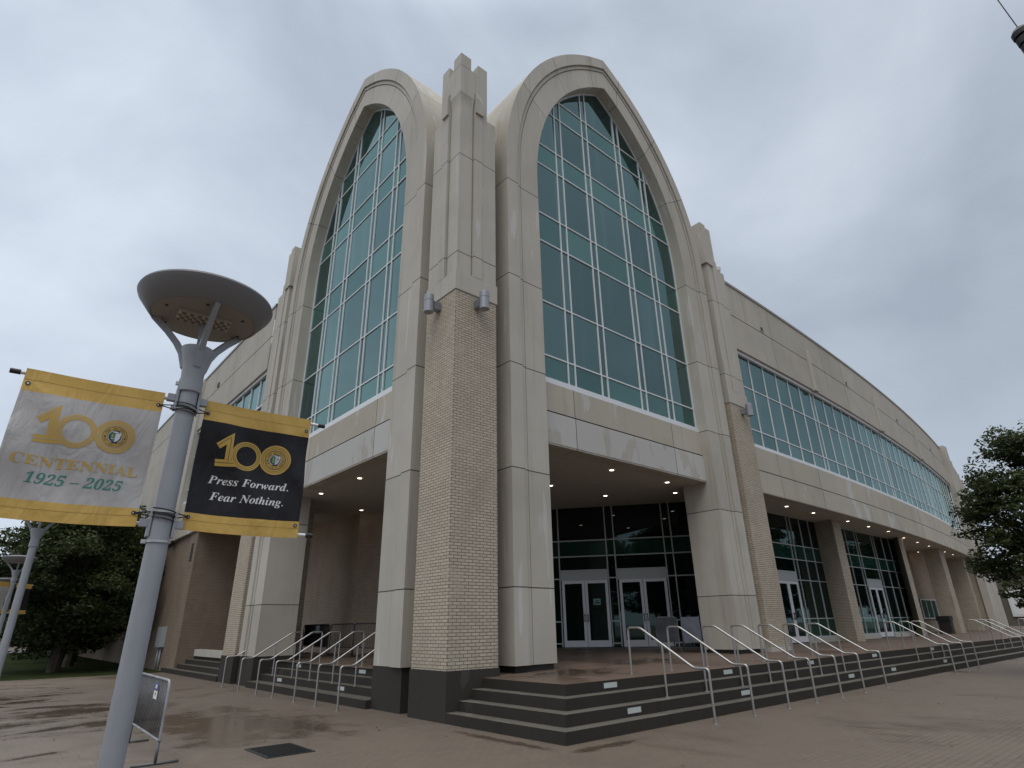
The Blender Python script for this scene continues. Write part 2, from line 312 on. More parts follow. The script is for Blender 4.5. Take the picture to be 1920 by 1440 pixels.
# ------------------------------------------------------------------ mesh helpers
class MB:
    """collects shapes in world coordinates; build() links them as one mesh object"""
    def __init__(s): s.bm = bmesh.new(); s.pl = s.bm.faces.layers.float.new('panel'); s.pr = random.Random(21)
    def quad(s, pts, mi=0):
        f = s.bm.faces.new([s.bm.verts.new(p) for p in pts]); f.material_index = mi; return f
    def box(s, x0, x1, y0, y1, z0, z1, mi=0):
        v = [s.bm.verts.new((x, y, z)) for z in (z0, z1) for x, y in ((x0, y0), (x1, y0), (x1, y1), (x0, y1))]
        for idx in ((3, 2, 1, 0), (4, 5, 6, 7), (0, 1, 5, 4), (1, 2, 6, 5), (2, 3, 7, 6), (3, 0, 4, 7)):
            f = s.bm.faces.new([v[i] for i in idx]); f.material_index = mi
    def obox(s, c, ux, uy, hx, hy, z0, z1, mi=0):
        """box with horizontal axes ux, uy, centred at c"""
        ux = Vector((ux[0], ux[1], 0)).normalized()*hx; uy = Vector((uy[0], uy[1], 0)).normalized()*hy; c = Vector((c[0], c[1], 0))
        pl = [c-ux-uy, c+ux-uy, c+ux+uy, c-ux+uy]
        s.prism([(p.x, p.y) for p in pl], z0, z1, mi)
    def prism(s, poly, z0, z1, mi=0, mtop=None):
        a = sum(poly[i][0]*poly[(i+1) % len(poly)][1]-poly[(i+1) % len(poly)][0]*poly[i][1] for i in range(len(poly)))
        if a < 0: poly = poly[::-1]
        b = [s.bm.verts.new((x, y, z0)) for x, y in poly]; t = [s.bm.verts.new((x, y, z1)) for x, y in poly]
        n = len(poly)
        for i in range(n):
            f = s.bm.faces.new((b[i], b[(i+1) % n], t[(i+1) % n], t[i])); f.material_index = mi
        s.bm.faces.new(b[::-1]).material_index = mi; s.bm.faces.new(t).material_index = mi if mtop is None else mtop
    def tube(s, pts, r, n=10, mi=0, caps=True, r2=None):
        pts = [Vector(p) for p in pts]; rings = []; m = len(pts); prev = None
        for i, p in enumerate(pts):
            d = ((pts[i]-pts[i-1]).normalized() if i else Vector()) + ((pts[i+1]-pts[i]).normalized() if i < m-1 else Vector())
            d = d.normalized()
            a = prev if prev is not None else (Vector((0, 0, 1)) if abs(d.z) < 0.9 else Vector((1, 0, 0)))
            x = (a - d*a.dot(d)).normalized(); y = d.cross(x); prev = x
            rr = r if r2 is None else r+(r2-r)*i/(m-1)
            rings.append([s.bm.verts.new(p+(x*math.cos(2*math.pi*k/n)+y*math.sin(2*math.pi*k/n))*rr) for k in range(n)])
        for a, b in zip(rings, rings[1:]):
            for k in range(n):
                f = s.bm.faces.new((a[k], a[(k+1) % n], b[(k+1) % n], b[k])); f.material_index = mi; f.smooth = True
        if caps:
            s.bm.faces.new(rings[0][::-1]).material_index = mi; s.bm.faces.new(rings[-1]).material_index = mi
    def lathe(s, c, prof, n=32, mi=0, smooth=True, caps=True):
        c = Vector(c); rings = [[s.bm.verts.new(c+Vector((r*math.cos(2*math.pi*k/n), r*math.sin(2*math.pi*k/n), z))) for k in range(n)] for r, z in prof]
        for a, b in zip(rings, rings[1:]):
            for k in range(n):
                f = s.bm.faces.new((a[k], a[(k+1) % n], b[(k+1) % n], b[k])); f.material_index = mi; f.smooth = smooth
        if caps:
            s.bm.faces.new(rings[0][::-1]).material_index = mi; s.bm.faces.new(rings[-1]).material_index = mi
    def grid(s, nx, ny, fn, mi=lambda i, j: 0, smooth=False, panels=None):
        v = [[s.bm.verts.new(fn(i, j)) for j in range(ny+1)] for i in range(nx+1)]
        tone = 0.0
        for i in range(nx):
            if panels and any(mi(i, j) == 1 for j in panels): tone = s.pr.uniform(-1, 1)
            for j in range(ny):
                k = mi(i, j)
                if k is None: continue
                f = s.bm.faces.new((v[i][j], v[i+1][j], v[i+1][j+1], v[i][j+1])); f.material_index = k; f.smooth = smooth; f[s.pl] = tone
        return v
    def mirror(s):
        """swap x and y: the left-hand front is the mirror image of the right-hand one about the corner's diagonal"""
        for v in s.bm.verts: v.co = Vector((v.co.y, v.co.x, v.co.z))
        bmesh.ops.reverse_faces(s.bm, faces=s.bm.faces); return s
    def build(s, name, mats, parent=None, recalc=False, bevel=0, top_mat=None):
        bm = s.bm
        if recalc: bmesh.ops.recalc_face_normals(bm, faces=bm.faces)
        if bevel: bmesh.ops.bevel(bm, geom=[e for e in bm.edges if len(e.link_faces) == 2 and e.calc_face_angle(0) > 0.5], offset=bevel, segments=2, affect='EDGES', profile=0.5)
        bm.normal_update()
        for e in bm.edges:
            if len(e.link_faces) == 2 and e.calc_face_angle(0) > 0.6: e.smooth = False
        uv = bm.loops.layers.uv.new('uv')
        for f in bm.faces:
            n = f.normal
            if top_mat is not None and n.z > 0.9: f.material_index = top_mat
            if abs(n.z) > 0.8: 
                for l in f.loops: l[uv].uv = (l.vert.co.x, l.vert.co.y)
            else:
                h = Vector((-n.y, n.x, 0)); h = h.normalized() if h.length > 1e-6 else Vector((1, 0, 0))
                for l in f.loops: l[uv].uv = (l.vert.co.dot(h), l.vert.co.z)
        o0 = world_origin(parent)
        for v in bm.verts: v.co -= o0
        me = bpy.data.meshes.new(name); bm.to_mesh(me); bm.free()
        for m in (mats if isinstance(mats, (list, tuple)) else [mats]): me.materials.append(m)
        o = bpy.data.objects.new(name, me); COL.objects.link(o)
        if parent is not None: o.parent = parent
        return o
ORIG = {}
def world_origin(p):
    v = Vector((0, 0, 0))
    while p is not None: v += p.location; p = p.parent
    return v
def tag(o, label=None, cat=None, group=None, kind=None):
    if label: o['label'] = label
    if cat: o['category'] = cat
    if group: o['group'] = group
    if kind: o['kind'] = kind
    return o
def thing(name, label, cat, loc=(0, 0, 0), group=None):
    o = bpy.data.objects.new(name, None); o.location = loc; o.empty_display_size = 0.3; COL.objects.link(o)
    return tag(o, label, cat, group)
def copy_tree(o, parent=None):
    c = o.copy(); COL.objects.link(c)
    if parent is not None: c.parent = parent
    for ch in list(o.children): copy_tree(ch, c)
    return c

# ------------------------------------------------------------------ ground
g = MB(); g.quad([(-700, -700, 0), (900, -700, 0), (900, 900, 0), (-700, 900, 0)]); tag(g.build('plaza', PAVE), kind='structure')
g = MB(); g.quad([(-90, 23.3, 0.004), (0.35, 23.3, 0.004), (0.35, 74, 0.004), (-90, 74, 0.004)]); tag(g.build('lawn', GRASS), kind='structure')
g = MB(); g.quad([(-200, 78, 0.004), (300, 78, 0.004), (300, 88, 0.004), (-200, 88, 0.004)])
tag(g.build('street', flat('asphalt', (0.05, 0.05, 0.052), 0.8, var=0.15)), kind='structure')

# ------------------------------------------------------------------ the arena
ARENA = thing('arena', 'large beige concrete and tan brick arena with two pointed arched windows at its corner', 'building', (0.2, 0.2, 0))
CX, ZS = 7.58, 15.4                       # arch centre line, springing height
RI, RO, CC = 8.23, 9.62, 11.66            # inner and outer radius, arc centre of the near half
FY, GY, TOPZ = 0.306, 0.777, 0.0
JZ = [2.58, 5.43, 8.33, 11.13, 14.58]     # panel joints on the legs
def arch_pt(r, s):
    """point on the pointed arch of radius r; s runs 0..1 up the near half and 1..2 down the far half"""
    tm = math.acos((CC-CX)/r); ss = s if s <= 1 else 2-s
    a = math.pi - ss*tm
    x, z = CC+r*math.cos(a), ZS+r*math.sin(a)
    return (x if s <= 1 else 2*CX-x, z)
def stations(z0n, z0f):
    """list of (kind, value, is_joint_start): legs by height, arcs by parameter"""
    st = []
    def leg(zs): return [('n', z) for z in zs]
    zl = [z0n]
    for z in JZ:
        if z > z0n+0.1: zl += [z-0.013, z+0.013]
    up = [('n', z) for z in zl]
    js = [0.36, 0.63, 0.90]
    arc = []
    k = 40
    base = [i/k for i in range(0, k+1)]
    for j in js: base = [b for b in base if abs(b-j) > 0.012] + [j-0.0011, j+0.0011]
    base = sorted(base)
    arc = [('a', b) for b in base] + [('a', 2-b) for b in base[::-1] if b < 1]
    zl = [z0f]
    for z in JZ:
        if z > z0f+0.1: zl += [z-0.013, z+0.013]
    dn = [('f', z) for z in zl[::-1]]
    return up+arc+dn
def build_arch(mirror, z0):
    st = stations(z0, z0)
    prof = [(0.0, 'back'), (0.0, FY), (0.755, FY), (0.760, 0.345), (0.790, 0.345), (0.795, 0.280), (0.905, 0.280), (0.910, 0.315), (0.940, 0.315), (0.945, 0.22), (RO-RI, 0.22), (RO-RI, 'deep'), (0.0, 'back')]
    def pt(k, v, r, y):
        if k == 'a': x, z = arch_pt(RI+r, v)
        elif k == 'n': x, z = CC-RI-r, v
        else: x, z = 2*CX-(CC-RI-r), v
        if y == 'back': y = 1.64
        elif y == 'deep': y = 1.64 if k == 'f' else (min(x, 7.5) if x < CX else 1.64+5.86*(2-v))
        return (x, y, z)
    m = MB()
    def mi(i, j):
        a, b = st[i], st[i+1]
        if a[0] == b[0] and abs(a[1]-b[1]) < 0.03 and (a[0] != 'a' or abs(a[1]-b[1]) < 0.0025): return 1
        return 0
    v = m.grid(len(st)-1, len(prof)-1, lambda i, j: pt(st[i][0], st[i][1], prof[j][0], prof[j][1]), mi, panels=(1,))
    # close the leg bottoms and the inner back of the legs
    for i in (0, len(st)-1):
        vs = [v[i][j] for j in range(len(prof)-1)]
        f = m.bm.faces.new(vs)
    bmesh.ops.remove_doubles(m.bm, verts=m.bm.verts[:], dist=0.0002)
    for f in m.bm.faces:
        if f.material_index == 0 and f.calc_center_median().z > 16: f.smooth = False
    bmesh.ops.recalc_face_normals(m.bm, faces=m.bm.faces)
    if mirror: m.mirror()
    a = m.build('entrance_arch', [CONC, JOINT], ARENA)
    a['label'] = 'pointed concrete arch left of the corner pillar' if mirror else 'pointed concrete arch right of the corner pillar'
    for p in a.data.polygons: pass
    # inner back faces of the legs below the window (reveal depth) and glass behind
    return a
U = [4.865, 5.183, 6.432, 6.726, 8.482, 8.788, 10.037, 10.355]
TZ = [8.49, 9.271, 11.144, 13.429, 14.56, 16.716, 17.658, 19.461, 20.391]
def inner_top(x):
    dx = x if x < CX else 2*CX-x
    if dx <= CC-RI: return ZS
    return ZS+math.sqrt(max(0, RI**2-(CC-dx)**2))
def inner_x(z):
    return CC-RI if z < ZS else CC-math.sqrt(max(0, RI**2-(z-ZS)**2))
def build_arch_window(mirror):
    rnd = random.Random(3 if mirror else 5)
    outl = [(CC-RI-0.03, 8.40)] + [arch_pt(RI+0.03, s/24) for s in range(0, 25)] + [arch_pt(RI+0.03, 2-s/24) for s in range(23, -1, -1)] + [(2*CX-CC+RI+0.03, 8.40)]
    m = MB(); bm = m.bm
    bm.faces.new([bm.verts.new((x, GY, z)) for x, z in outl])
    for x in U: bmesh.ops.bisect_plane(bm, geom=bm.verts[:]+bm.edges[:]+bm.faces[:], plane_co=(x, 0, 0), plane_no=(1, 0, 0))
    for z in TZ[1:]: bmesh.ops.bisect_plane(bm, geom=bm.verts[:]+bm.edges[:]+bm.faces[:], plane_co=(0, 0, z), plane_no=(0, 0, 1))
    for f in bm.faces:
        z = f.calc_center_median().z
        f.material_index = 1 if any(a < z < b for a, b in ((8.3, 9.27), (13.43, 14.56), (16.72, 17.66), (19.46, 20.39))) else 0
    bmesh.ops.split_edges(bm, edges=bm.edges[:])
    for f in bm.faces:                       # panes are never perfectly co-planar: their reflections break at the mullions
        c = f.calc_center_median(); ax, az = rnd.uniform(-.007, .007), rnd.uniform(-.006, .006); f[m.pl] = rnd.uniform(-1, 1)
        for v in f.verts: v.co.y += (v.co.x-c.x)*ax + (v.co.z-c.z)*az
    bmesh.ops.recalc_face_normals(bm, faces=bm.faces)
    for f in bm.faces:
        if f.normal.y > 0: f.normal_flip()
    win = MB()
    for x in U:
        win.box(x-0.022, x+0.022, 0.738, 0.80, 8.44, inner_top(x)+0.03)
    for z in TZ[1:]:
        x0 = inner_x(z)-0.02
        win.box(x0, 2*CX-x0, 0.744, 0.795, z-0.022, z+0.022)
    win.box(CC-RI-0.01, 2*CX-CC+RI+0.01, 0.672, 0.80, 8.32, 8.50)
    # slim frame following the arch
    n = 30
    ss = [s/n for s in range(0, n+1)]; ss = ss+[2-s for s in ss[::-1][1:]]
    pts = [(CC-RI, 8.45)]+[arch_pt(RI, s) for s in ss]+[(2*CX-CC+RI, 8.45)]
    pin = [(CC-RI+0.045, 8.45)]+[arch_pt(RI-0.045, s) for s in ss]+[(2*CX-CC+RI-0.045, 8.45)]
    win.grid(len(pts)-1, 1, lambda i, j: ((pts, pin)[j][i][0], 0.735, (pts, pin)[j][i][1]))
    win.grid(len(pts)-1, 1, lambda i, j: (pin[i][0], (0.735, 0.80)[j], pin[i][1]))
    if mirror: win.mirror(); m.mirror()
    w = win.build('arched_window', ALU, ARENA)
    w['label'] = 'tall arched window left of the corner pillar' if mirror else 'tall arched window right of the corner pillar'
    m.build('glass', [GLASS, GLASS_SP], w)
def build_beam(mirror):
    m = MB()
    x0, x1 = CC-RI-0.0, 2*CX-CC+RI
    # profile: lower fascia, shadow groove, upper fascia up to the sill, with drip edge below
    pr = [(1.2, 6.44), (0.66, 6.44), (0.66, 6.47), (0.645, 6.49), (0.645, 7.405), (0.70, 7.41), (0.70, 7.445), (0.665, 7.45), (0.665, 8.33), (0.80, 8.335)]
    xs = [x0]
    for xj in (4.95, 9.95): xs += [xj-0.012, xj+0.012]
    xs.append(x1)
    m.grid(len(xs)-1, len(pr)-1, lambda i, j: (xs[i], pr[j][0], pr[j][1]), lambda i, j: 1 if xs[i+1]-xs[i] < 0.03 or j in (4, 5, 6) else (2 if j == 3 else 0), panels=(1,))
    bmesh.ops.recalc_face_normals(m.bm, faces=m.bm.faces)
    for f in m.bm.faces:
        c = f.calc_center_median()
    if mirror: m.mirror()
    m.build('spandrel_beam', [CONC_BEAM, JOINT, CONC_LOW], ARENA)
for mir in (False, True):
    build_arch(mir, 0.917)
    build_arch_window(mir)
    build_beam(mir)
# dark bases of the four arch legs
m = MB(); m.box(2.16, 3.36, 0.36, 1.6, 0.70, 0.925); m.build('leg_base', PLINTH, ARENA)
m = MB(); m.box(11.80, 13.06, 0.36, 1.6, 0.70, 0.925); m.build('leg_base', PLINTH, ARENA)
m = MB(); m.box(0.30, 1.62, 2.10, 3.44, 0, 0.905); m.build('leg_plinth', PLINTH, ARENA, bevel=0.012)
m = MB(); m.box(0.30, 1.62, 11.73, 13.14, 0, 0.905); m.build('leg_plinth', PLINTH, ARENA, bevel=0.012)

# corner pillar: dark plinth, brick shaft, precast cap with stepped strips
def pillar_plan(side, strips, c0, c1):
    """outline along one face from the corner c0 to the end c1; strips = list of (from, to, depth)"""
    pts = [(c0, c0)]
    for a, b, d in strips: pts += [(a, c0+d), (b, c0+d)]
    return pts
def cap_poly(c0, c1, strips, both=True):
    right = []
    for a, b, d in strips: right += [(a, c0+d), (b, c0+d)]
    left = [(y, x) for x, y in right]
    d0 = strips[0][2]
    pts = [(c0+d0, c0+d0)] + right[1:] + [(c1, c1)] + left[1:][::-1]
    return pts
PILLAR = MB(); PILLAR.box(0.17, 1.56, 0.17, 1.56, -0.02, 0.92)
PILLAR = PILLAR.build('pillar_plinth', PLINTH, ARENA, bevel=0.015)
m = MB(); m.box(0.19, 1.535, 0.19, 1.535, 0.92, 9.852); m.build('brick_shaft', BRICK, ARENA)
m = MB()
m.prism(cap_poly(0.165, 1.56, [(0.165, 1.56, 0)]), 9.852, 10.42)
S1 = [(0.19, 0.70, 0.045), (0.705, 0.735, 0.10), (0.74, 1.025, -0.03), (1.03, 1.53, 0.0)]
zz = [10.42, 11.058, 11.082, 14.458, 14.482, 16.285]
for a, b in zip(zz, zz[1:]):
    m.prism(cap_poly(0.19, 1.53, S1), a, b, 1 if b-a < 0.05 else 0)
# upper part: above the shoulder the corner strip curves out over the lower one; gabled weatherings over the side strips
S2 = [(0.19, 0.715, -0.015), (0.722, 0.732, 0.06), (0.735, 1.225, 0.015)]
S2l = [(0.19, 0.70, 0.045), (0.705, 0.735, 0.09), (0.74, 1.225, 0.015)]
def loft(mb, levels):
    rows = [[mb.bm.verts.new((x, y, z)) for x, y in poly] for z, poly in levels]
    for a, b in zip(rows, rows[1:]):
        for k in range(len(a)): mb.bm.faces.new((a[k], a[(k+1) % len(a)], b[(k+1) % len(a)], b[k]))
    mb.bm.faces.new(rows[-1])
cp = lambda S: cap_poly(0.19, 1.225, S)
def mixp(t): return [(a[0]*(1-t)+b[0]*t, a[1]*(1-t)+b[1]*t) for a, b in zip(cp(S2l), cp(S2))]
loft(m, [(16.285, cp(S2l)), (16.36, cp(S2l)), (16.50, mixp(0.12)), (16.62, mixp(0.32)), (16.74, mixp(0.62)), (16.84, cp(S2)), (17.975, cp(S2))])
def wedge(mb, swap):
    p = [(0.74, 0.10, 16.96), (1.03, 0.10, 16.74), (1.03, 0.215, 17.06), (0.74, 0.215, 17.28), (0.74, 0.10, 16.74), (0.74, 0.215, 16.74)]
    v = [mb.bm.verts.new((q[1], q[0], q[2]) if swap else q) for q in p]
    fs = [mb.bm.faces.new([v[i] for i in idx]) for idx in ((0, 1, 2, 3), (4, 1, 0), (0, 3, 5, 4))]
    if swap: bmesh.ops.reverse_faces(mb.bm, faces=fs)
wedge(m, False); wedge(m, True)
for sw in (False, True):
    q_ = [(0.74, 0.10), (1.03, 0.10), (1.03, 0.22), (0.74, 0.22)]
    m.prism([(b, a) for a, b in q_] if sw else q_, 16.285, 16.74)
cap = m.build('pillar_cap', [CONC, JOINT], ARENA)
def merlon(poly):
    q = MB(); q.prism(poly, 17.975, 18.46); q.build('merlon', CONC, ARENA)
merlon([(0.17, 0.17), (0.56, 0.17), (0.56, 0.40), (0.40, 0.40), (0.40, 0.56), (0.17, 0.56)])
merlon([(0.865, 0.205), (1.225, 0.205), (1.225, 0.55), (0.865, 0.55)])
merlon([(0.205, 0.865), (0.55, 0.865), (0.55, 1.225), (0.205, 1.225)])
q = MB(); q.lathe((0.86, 0.86, 17.975), [(0.40, 0), (0.40, 0.2), (0.34, 0.36), (0.2, 0.46), (0.02, 0.5)], 24); q.build('finial', CONC, ARENA)
# wall panel and louvre seen in the slot between pillar and right arch
m = MB(); m.prism([(1.9, 2.03), (2.03, 1.9), (2.03, 2.3), (1.9, 2.3)], 0.7, 16.0); m.build('slot_wall', CONC_WALL, ARENA)

# flanking pinnacles (right one along x, left one along y)
def pinnacle(mirror, a=13.6, b=15.02, f=0.235):
    m = MB(); m.box(a, b, f, 2.6, 0.90, 9.86)
    if mirror: m.mirror()
    m.build('pinnacle_shaft', BRICK, ARENA)
    m = MB(); m.box(a-0.02, b+0.03, f-0.025, 2.0, 0.0 if mirror else 0.70, 0.90 if mirror else 0.93)
    if mirror: m.mirror()
    m.build('pinnacle_plinth', PLINTH if mirror else CONC, ARENA)
    m = MB(); m.box(a-0.02, b+0.02, f-0.025, 2.0, 9.86, 10.43)
    pl = [(a, 2.0), (a, f), (a+0.40, f), (a+0.405, f+0.05), (a+0.435, f+0.05), (a+0.44, f-0.03), (a+0.80, f-0.03), (a+0.805, f+0.01), (b, f+0.01), (b, 2.0)]
    for z0, z1, k in ((10.43, 11.10, 0), (11.10, 11.124, 1), (11.124, 14.55, 0), (14.55, 14.574, 1), (14.574, 16.42, 0)): m.prism(pl, z0, z1, k)
    m.prism([(a-0.10, 2.0), (a-0.10, f-0.06), (a+0.46, f-0.06), (a+0.46, f+0.02), (a+0.82, f+0.02), (a+0.82, 2.0)], 16.42, 18.05)
    m.prism([(a-0.10, 2.0), (a-0.10, f-0.06), (a+0.30, f-0.06), (a+0.30, 2.0)], 18.05, 18.56)
    m.prism([(a+0.50, 1.2), (a+0.50, f+0.02), (a+0.82, f+0.02), (a+0.82, 1.2)], 18.05, 18.56)
    # sloping weathering of the lower strip
    v = [m.bm.verts.new(p) for p in ((a+0.44, f-0.03, 16.42), (a+0.80, f-0.03, 16.42), (a+0.80, f-0.03, 16.75), (a+0.44, f-0.03, 17.0), (a+0.44, f+0.02, 16.42), (a+0.80, f+0.02, 16.42), (a+0.80, f+0.02, 16.95), (a+0.44, f+0.02, 17.2))]
    for idx in ((0, 1, 2, 3), (3, 2, 6, 7), (1, 5, 6, 2), (0, 3, 7, 4)): m.bm.faces.new([v[i] for i in idx])
    if mirror: m.mirror()
    m.build('pinnacle_cap', [CONC, JOINT], ARENA)
pinnacle(False); pinnacle(True)

# right wing: gently curved wall (radius 318 m)
def cv(x): return 0.3+max(0.0, x-15.0)**2/636.0
def curved(name, xs, prof, mats, mi, parent=ARENA):
    m = MB(); m.grid(len(xs)-1, len(prof)-1, lambda i, j: (xs[i], cv(xs[i])+prof[j][0], prof[j][1]), mi, panels=(0,))
    bmesh.ops.recalc_face_normals(m.bm, faces=m.bm.faces)
    return m.build(name, mats, parent)
def joint_xs(a, b, step, j):
    xs = []; x = a
    n = int((b-a)/step)
    for i in range(n+1): xs.append(a+(b-a)*i/n)
    for q in j: xs += [q-0.010, q+0.010]
    return sorted(xs)
xs = joint_xs(15.0, 56.0, 1.5, [17.0, 21.1, 27.2, 31.2, 37.4, 41.4, 47.6, 51.7])
isj = lambda X: (lambda i: X[i+1]-X[i] < 0.025)
curved('spandrel_wall', xs, [(0.32, 6.43), (0.01, 6.43), (0.0, 6.46), (0.0, 7.33), (0.05, 7.335), (0.05, 7.37), (0.02, 7.375), (0.02, 8.33), (0.22, 8.335)],
       [CONC_BEAM, JOINT], lambda i, j: 1 if j in (3, 4, 5) or xs[i+1]-xs[i] < 0.025 else 0)
xs2 = joint_xs(15.0, 56.0, 1.5, [18.9, 28.1, 38.5, 49.0])
curved('upper_wall', xs2, [(0.30, 12.74), (0.0, 12.745), (0.0, 14.385), (0.03, 14.39), (0.03, 14.415), (0.0, 14.42), (0.0, 16.0), (-0.04, 16.005), (-0.04, 16.13), (0.5, 16.135)],
       [CONC_WALL, JOINT, CAPST], lambda i, j: 1 if j in (2, 3, 4) or xs2[i+1]-xs2[i] < 0.025 else (2 if j >= 6 else 0))
RW = []
x = 16.38; k = 0
while x < 55.5:
    RW.append(x); k += 1
    if abs(((x-22.72)/10.45) % 1) < 0.04 or abs(((x-22.72)/10.45) % 1) > 0.97: RW.append(x+0.42); x += 0.42
    x += 1.262
win = MB()
for x in RW: win.box(x-0.020, x+0.020, cv(x)+0.180, cv(x)+0.24, 8.36, 12.74)
def rail_curved(mb, z0, z1, y0, y1, a=15.0, b=56.0, n=30):
    X = [a+(b-a)*i/n for i in range(n+1)]
    mb.grid(n, 4, lambda i, j: (X[i], cv(X[i])+[y0, y0, y1, y1, y0][j], [z0, z1, z1, z0, z0][j]))
for z in (9.20, 11.12): rail_curved(win, z-0.022, z+0.022, 0.186, 0.235)
rail_curved(win, 8.34, 8.49, 0.06, 0.25); rail_curved(win, 12.60, 12.745, 0.10, 0.25)
bmesh.ops.recalc_face_normals(win.bm, faces=win.bm.faces)
w = win.build('ribbon_window', ALU, ARENA); w['label'] = 'long curved ribbon window of the right wing'
gl = MB(); rnd = random.Random(11)
ed = [15.0]+RW+[56.0]
for a, b in zip(ed, ed[1:]):
    for z0, z1, k in ((8.4, 9.2, 0), (9.2, 11.12, 0), (11.12, 12.7, 0)):
        da, db, dz = rnd.uniform(-.003, .003), rnd.uniform(-.003, .003), rnd.uniform(-.003, .003)
        gl.quad([(a, cv(a)+0.22+da, z0), (b, cv(b)+0.22+db, z0), (b, cv(b)+0.22+db+dz, z1), (a, cv(a)+0.22+da+dz, z1)], k)[gl.pl] = rnd.uniform(-1, 1)
gl.build('glass', [GLASS, GLASS_SP], w)
for x in (23.0, 33.4, 43.6):
    m = MB(); y = cv(x); m.box(x-0.16, x+0.16, y-0.09, y+0.1, 12.80, 15.02); m.box(x-0.20, x+0.26, y-0.13, y+0.1, 12.70, 12.80); m.build('wall_rib', CONC, ARENA)
for x in (17.95, 28.4, 38.5, 49.2):
    m = MB(); y = cv(x); m.box(x-0.17, x+0.17, y-0.025, y+0.05, 14.50, 14.74)
    m.box(x-0.11, x+0.11, y-0.03, y-0.026, 14.53, 14.70, 1); m.build('scupper', [CONC, BLACK], ARENA)
# far end of the right wing: pinnacle, then full-height panels with strips
xs3 = joint_xs(56.0, 76.0, 1.0, [])
curved('end_wall', xs3, [(0.0, 0.7), (0.0, 14.385), (0.03, 14.39), (0.03, 14.415), (0.0, 14.42), (0.0, 16.0), (-0.04, 16.005), (-0.04, 16.13), (0.5, 16.135)], [CONC_WALL, JOINT, CAPST], lambda i, j: 1 if j in (1, 2, 3) else (2 if j >= 5 else 0))
for x, wd, d, zt in ((56.2, 0.5, 0.4, 16.25), (57.6, 0.6, 0.35, 15.2), (61.0, 0.35, 0.25, 15.2), (64.5, 0.35, 0.25, 15.2), (68.0, 0.35, 0.25, 15.2), (71.5, 0.35, 0.25, 15.2)):
    m = MB(); y = cv(x); m.box(x-wd, x+wd, y-d, y+0.1, 0.72, zt); m.build('wall_strip', CONC, ARENA)
# roof and inner mass (keeps daylight out of the soffits)
m = MB(); m.prism([(2.5, 7.6), (7.6, 2.5), (15.0, 1.2), (56, 4.0), (76, 6.6), (76, 60), (1.2, 60), (1.2, 15.0)], 15.4, 15.6); m.build('roof', CAPST, ARENA)

# soffit over the recessed entrances
m = MB()
pl = [(0.68, 3.0), (2.4, 2.4), (3.0, 0.68), (15.0, 0.68), (25, 0.68), (40, 1.6), (56.0, 3.3), (56.0, 12.0), (12.0, 14.0), (12.0, 24.0), (0.45, 24.0), (0.45, 15.0), (0.68, 14.0)]
m.prism(pl, 6.47, 6.60); m.build('soffit', SOFFIT, ARENA)
DL = [(7.62, 1.62), (10.64, 1.58), (10.63, 4.50), (7.61, 4.50), (12.45, 2.50), (1.57, 10.65), (1.58, 7.58), (4.36, 12.84), (18.98, 1.2), (21.71, 1.23), (25.76, 1.26), (28.7, 1.33), (31.72, 1.35), (35.75, 1.83), (39.1, 2.07), (42.3, 2.32), (46.06, 4.1), (47.8, 2.83), (50.9, 3.1)]
for x, y in DL:
    q = MB(); q.lathe((x, y, 0), [(0.115, 6.445), (0.075, 6.452)], 20, 0, caps=False); q.lathe((x, y, 0), [(0.115, 6.465), (0.115, 6.445)], 20, 0, caps=False)
    dl = q.build('downlight', GREYMETAL, ARENA, recalc=True)
    q = MB(); q.bm.faces.new([q.bm.verts.new((x+0.08*math.cos(-a*math.pi/8), y+0.08*math.sin(-a*math.pi/8), 6.455)) for a in range(16)])
    q.build('bulb', LAMP, dl)

# entrance storefront set diagonally under the right arch
P0, TD = Vector((12.33, 6.1, 0)), Vector((0.595, -0.804, 0))
ND = Vector((-0.804, -0.595, 0))          # towards the plaza
def dw(t, d, z): p = P0+TD*t+ND*d; return (p.x, p.y, z)
def dbox(mb, t0, t1, d0, d1, z0, z1, mi=0):
    pl = [dw(t0, d0, 0)[:2], dw(t1, d0, 0)[:2], dw(t1, d1, 0)[:2], dw(t0, d1, 0)[:2]]; mb.prism(pl, z0, z1, mi)
def door_pair(mb_parent, t0, t1, zb, zt, box, name='glass_door', sign=False):
    tm = (t0+t1)/2
    for k, (a, b) in enumerate(((t0, tm-0.008), (tm+0.008, t1))):
        f = MB(); s = 0.11
        box(f, a, a+s, -0.02, 0.035, zb, zt); box(f, b-s, b, -0.02, 0.035, zb, zt)
        box(f, a+s, b-s, -0.018, 0.033, zb, zb+0.24); box(f, a+s, b-s, -0.018, 0.033, zt-0.12, zt)
        d = f.build(name, ALU_DOOR, mb_parent)
        q = MB(); box(q, a+s, b-s, 0.0, 0.006, zb+0.24, zt-0.12); q.build('pane', GLASS_DK, d)
        q = MB(); c = b-0.055 if k == 0 else a+0.055
        box(q, c-0.012, c+0.012, 0.07, 0.095, zb+0.93, zb+1.22); box(q, c-0.03, c+0.03, 0.035, 0.075, zb+0.95, zb+0.98); box(q, c-0.03, c+0.03, 0.035, 0.075, zb+1.17, zb+1.20)
        q.build('door_handle', DARKMETAL, d)
        if sign and k == 1:
            q = MB(); tc_ = (a+b)/2; box(q, tc_-0.16, tc_+0.13, 0.008, 0.012, zb+1.57, zb+1.81); box(q, tc_-0.08, tc_+0.06, 0.013, 0.014, zb+1.71, zb+1.75, 1); box(q, tc_-0.11, tc_+0.09, 0.013, 0.014, zb+1.62, zb+1.68, 1)
            q.build('notice', [TEALPAPER, DARKINK], d)
ZB = 0.93
sf = MB()
MT = [-5.8, -5.45, -3.4, -2.75, -2.35, -2.02, 0.0, 0.34, 2.38, 2.70, 3.6]
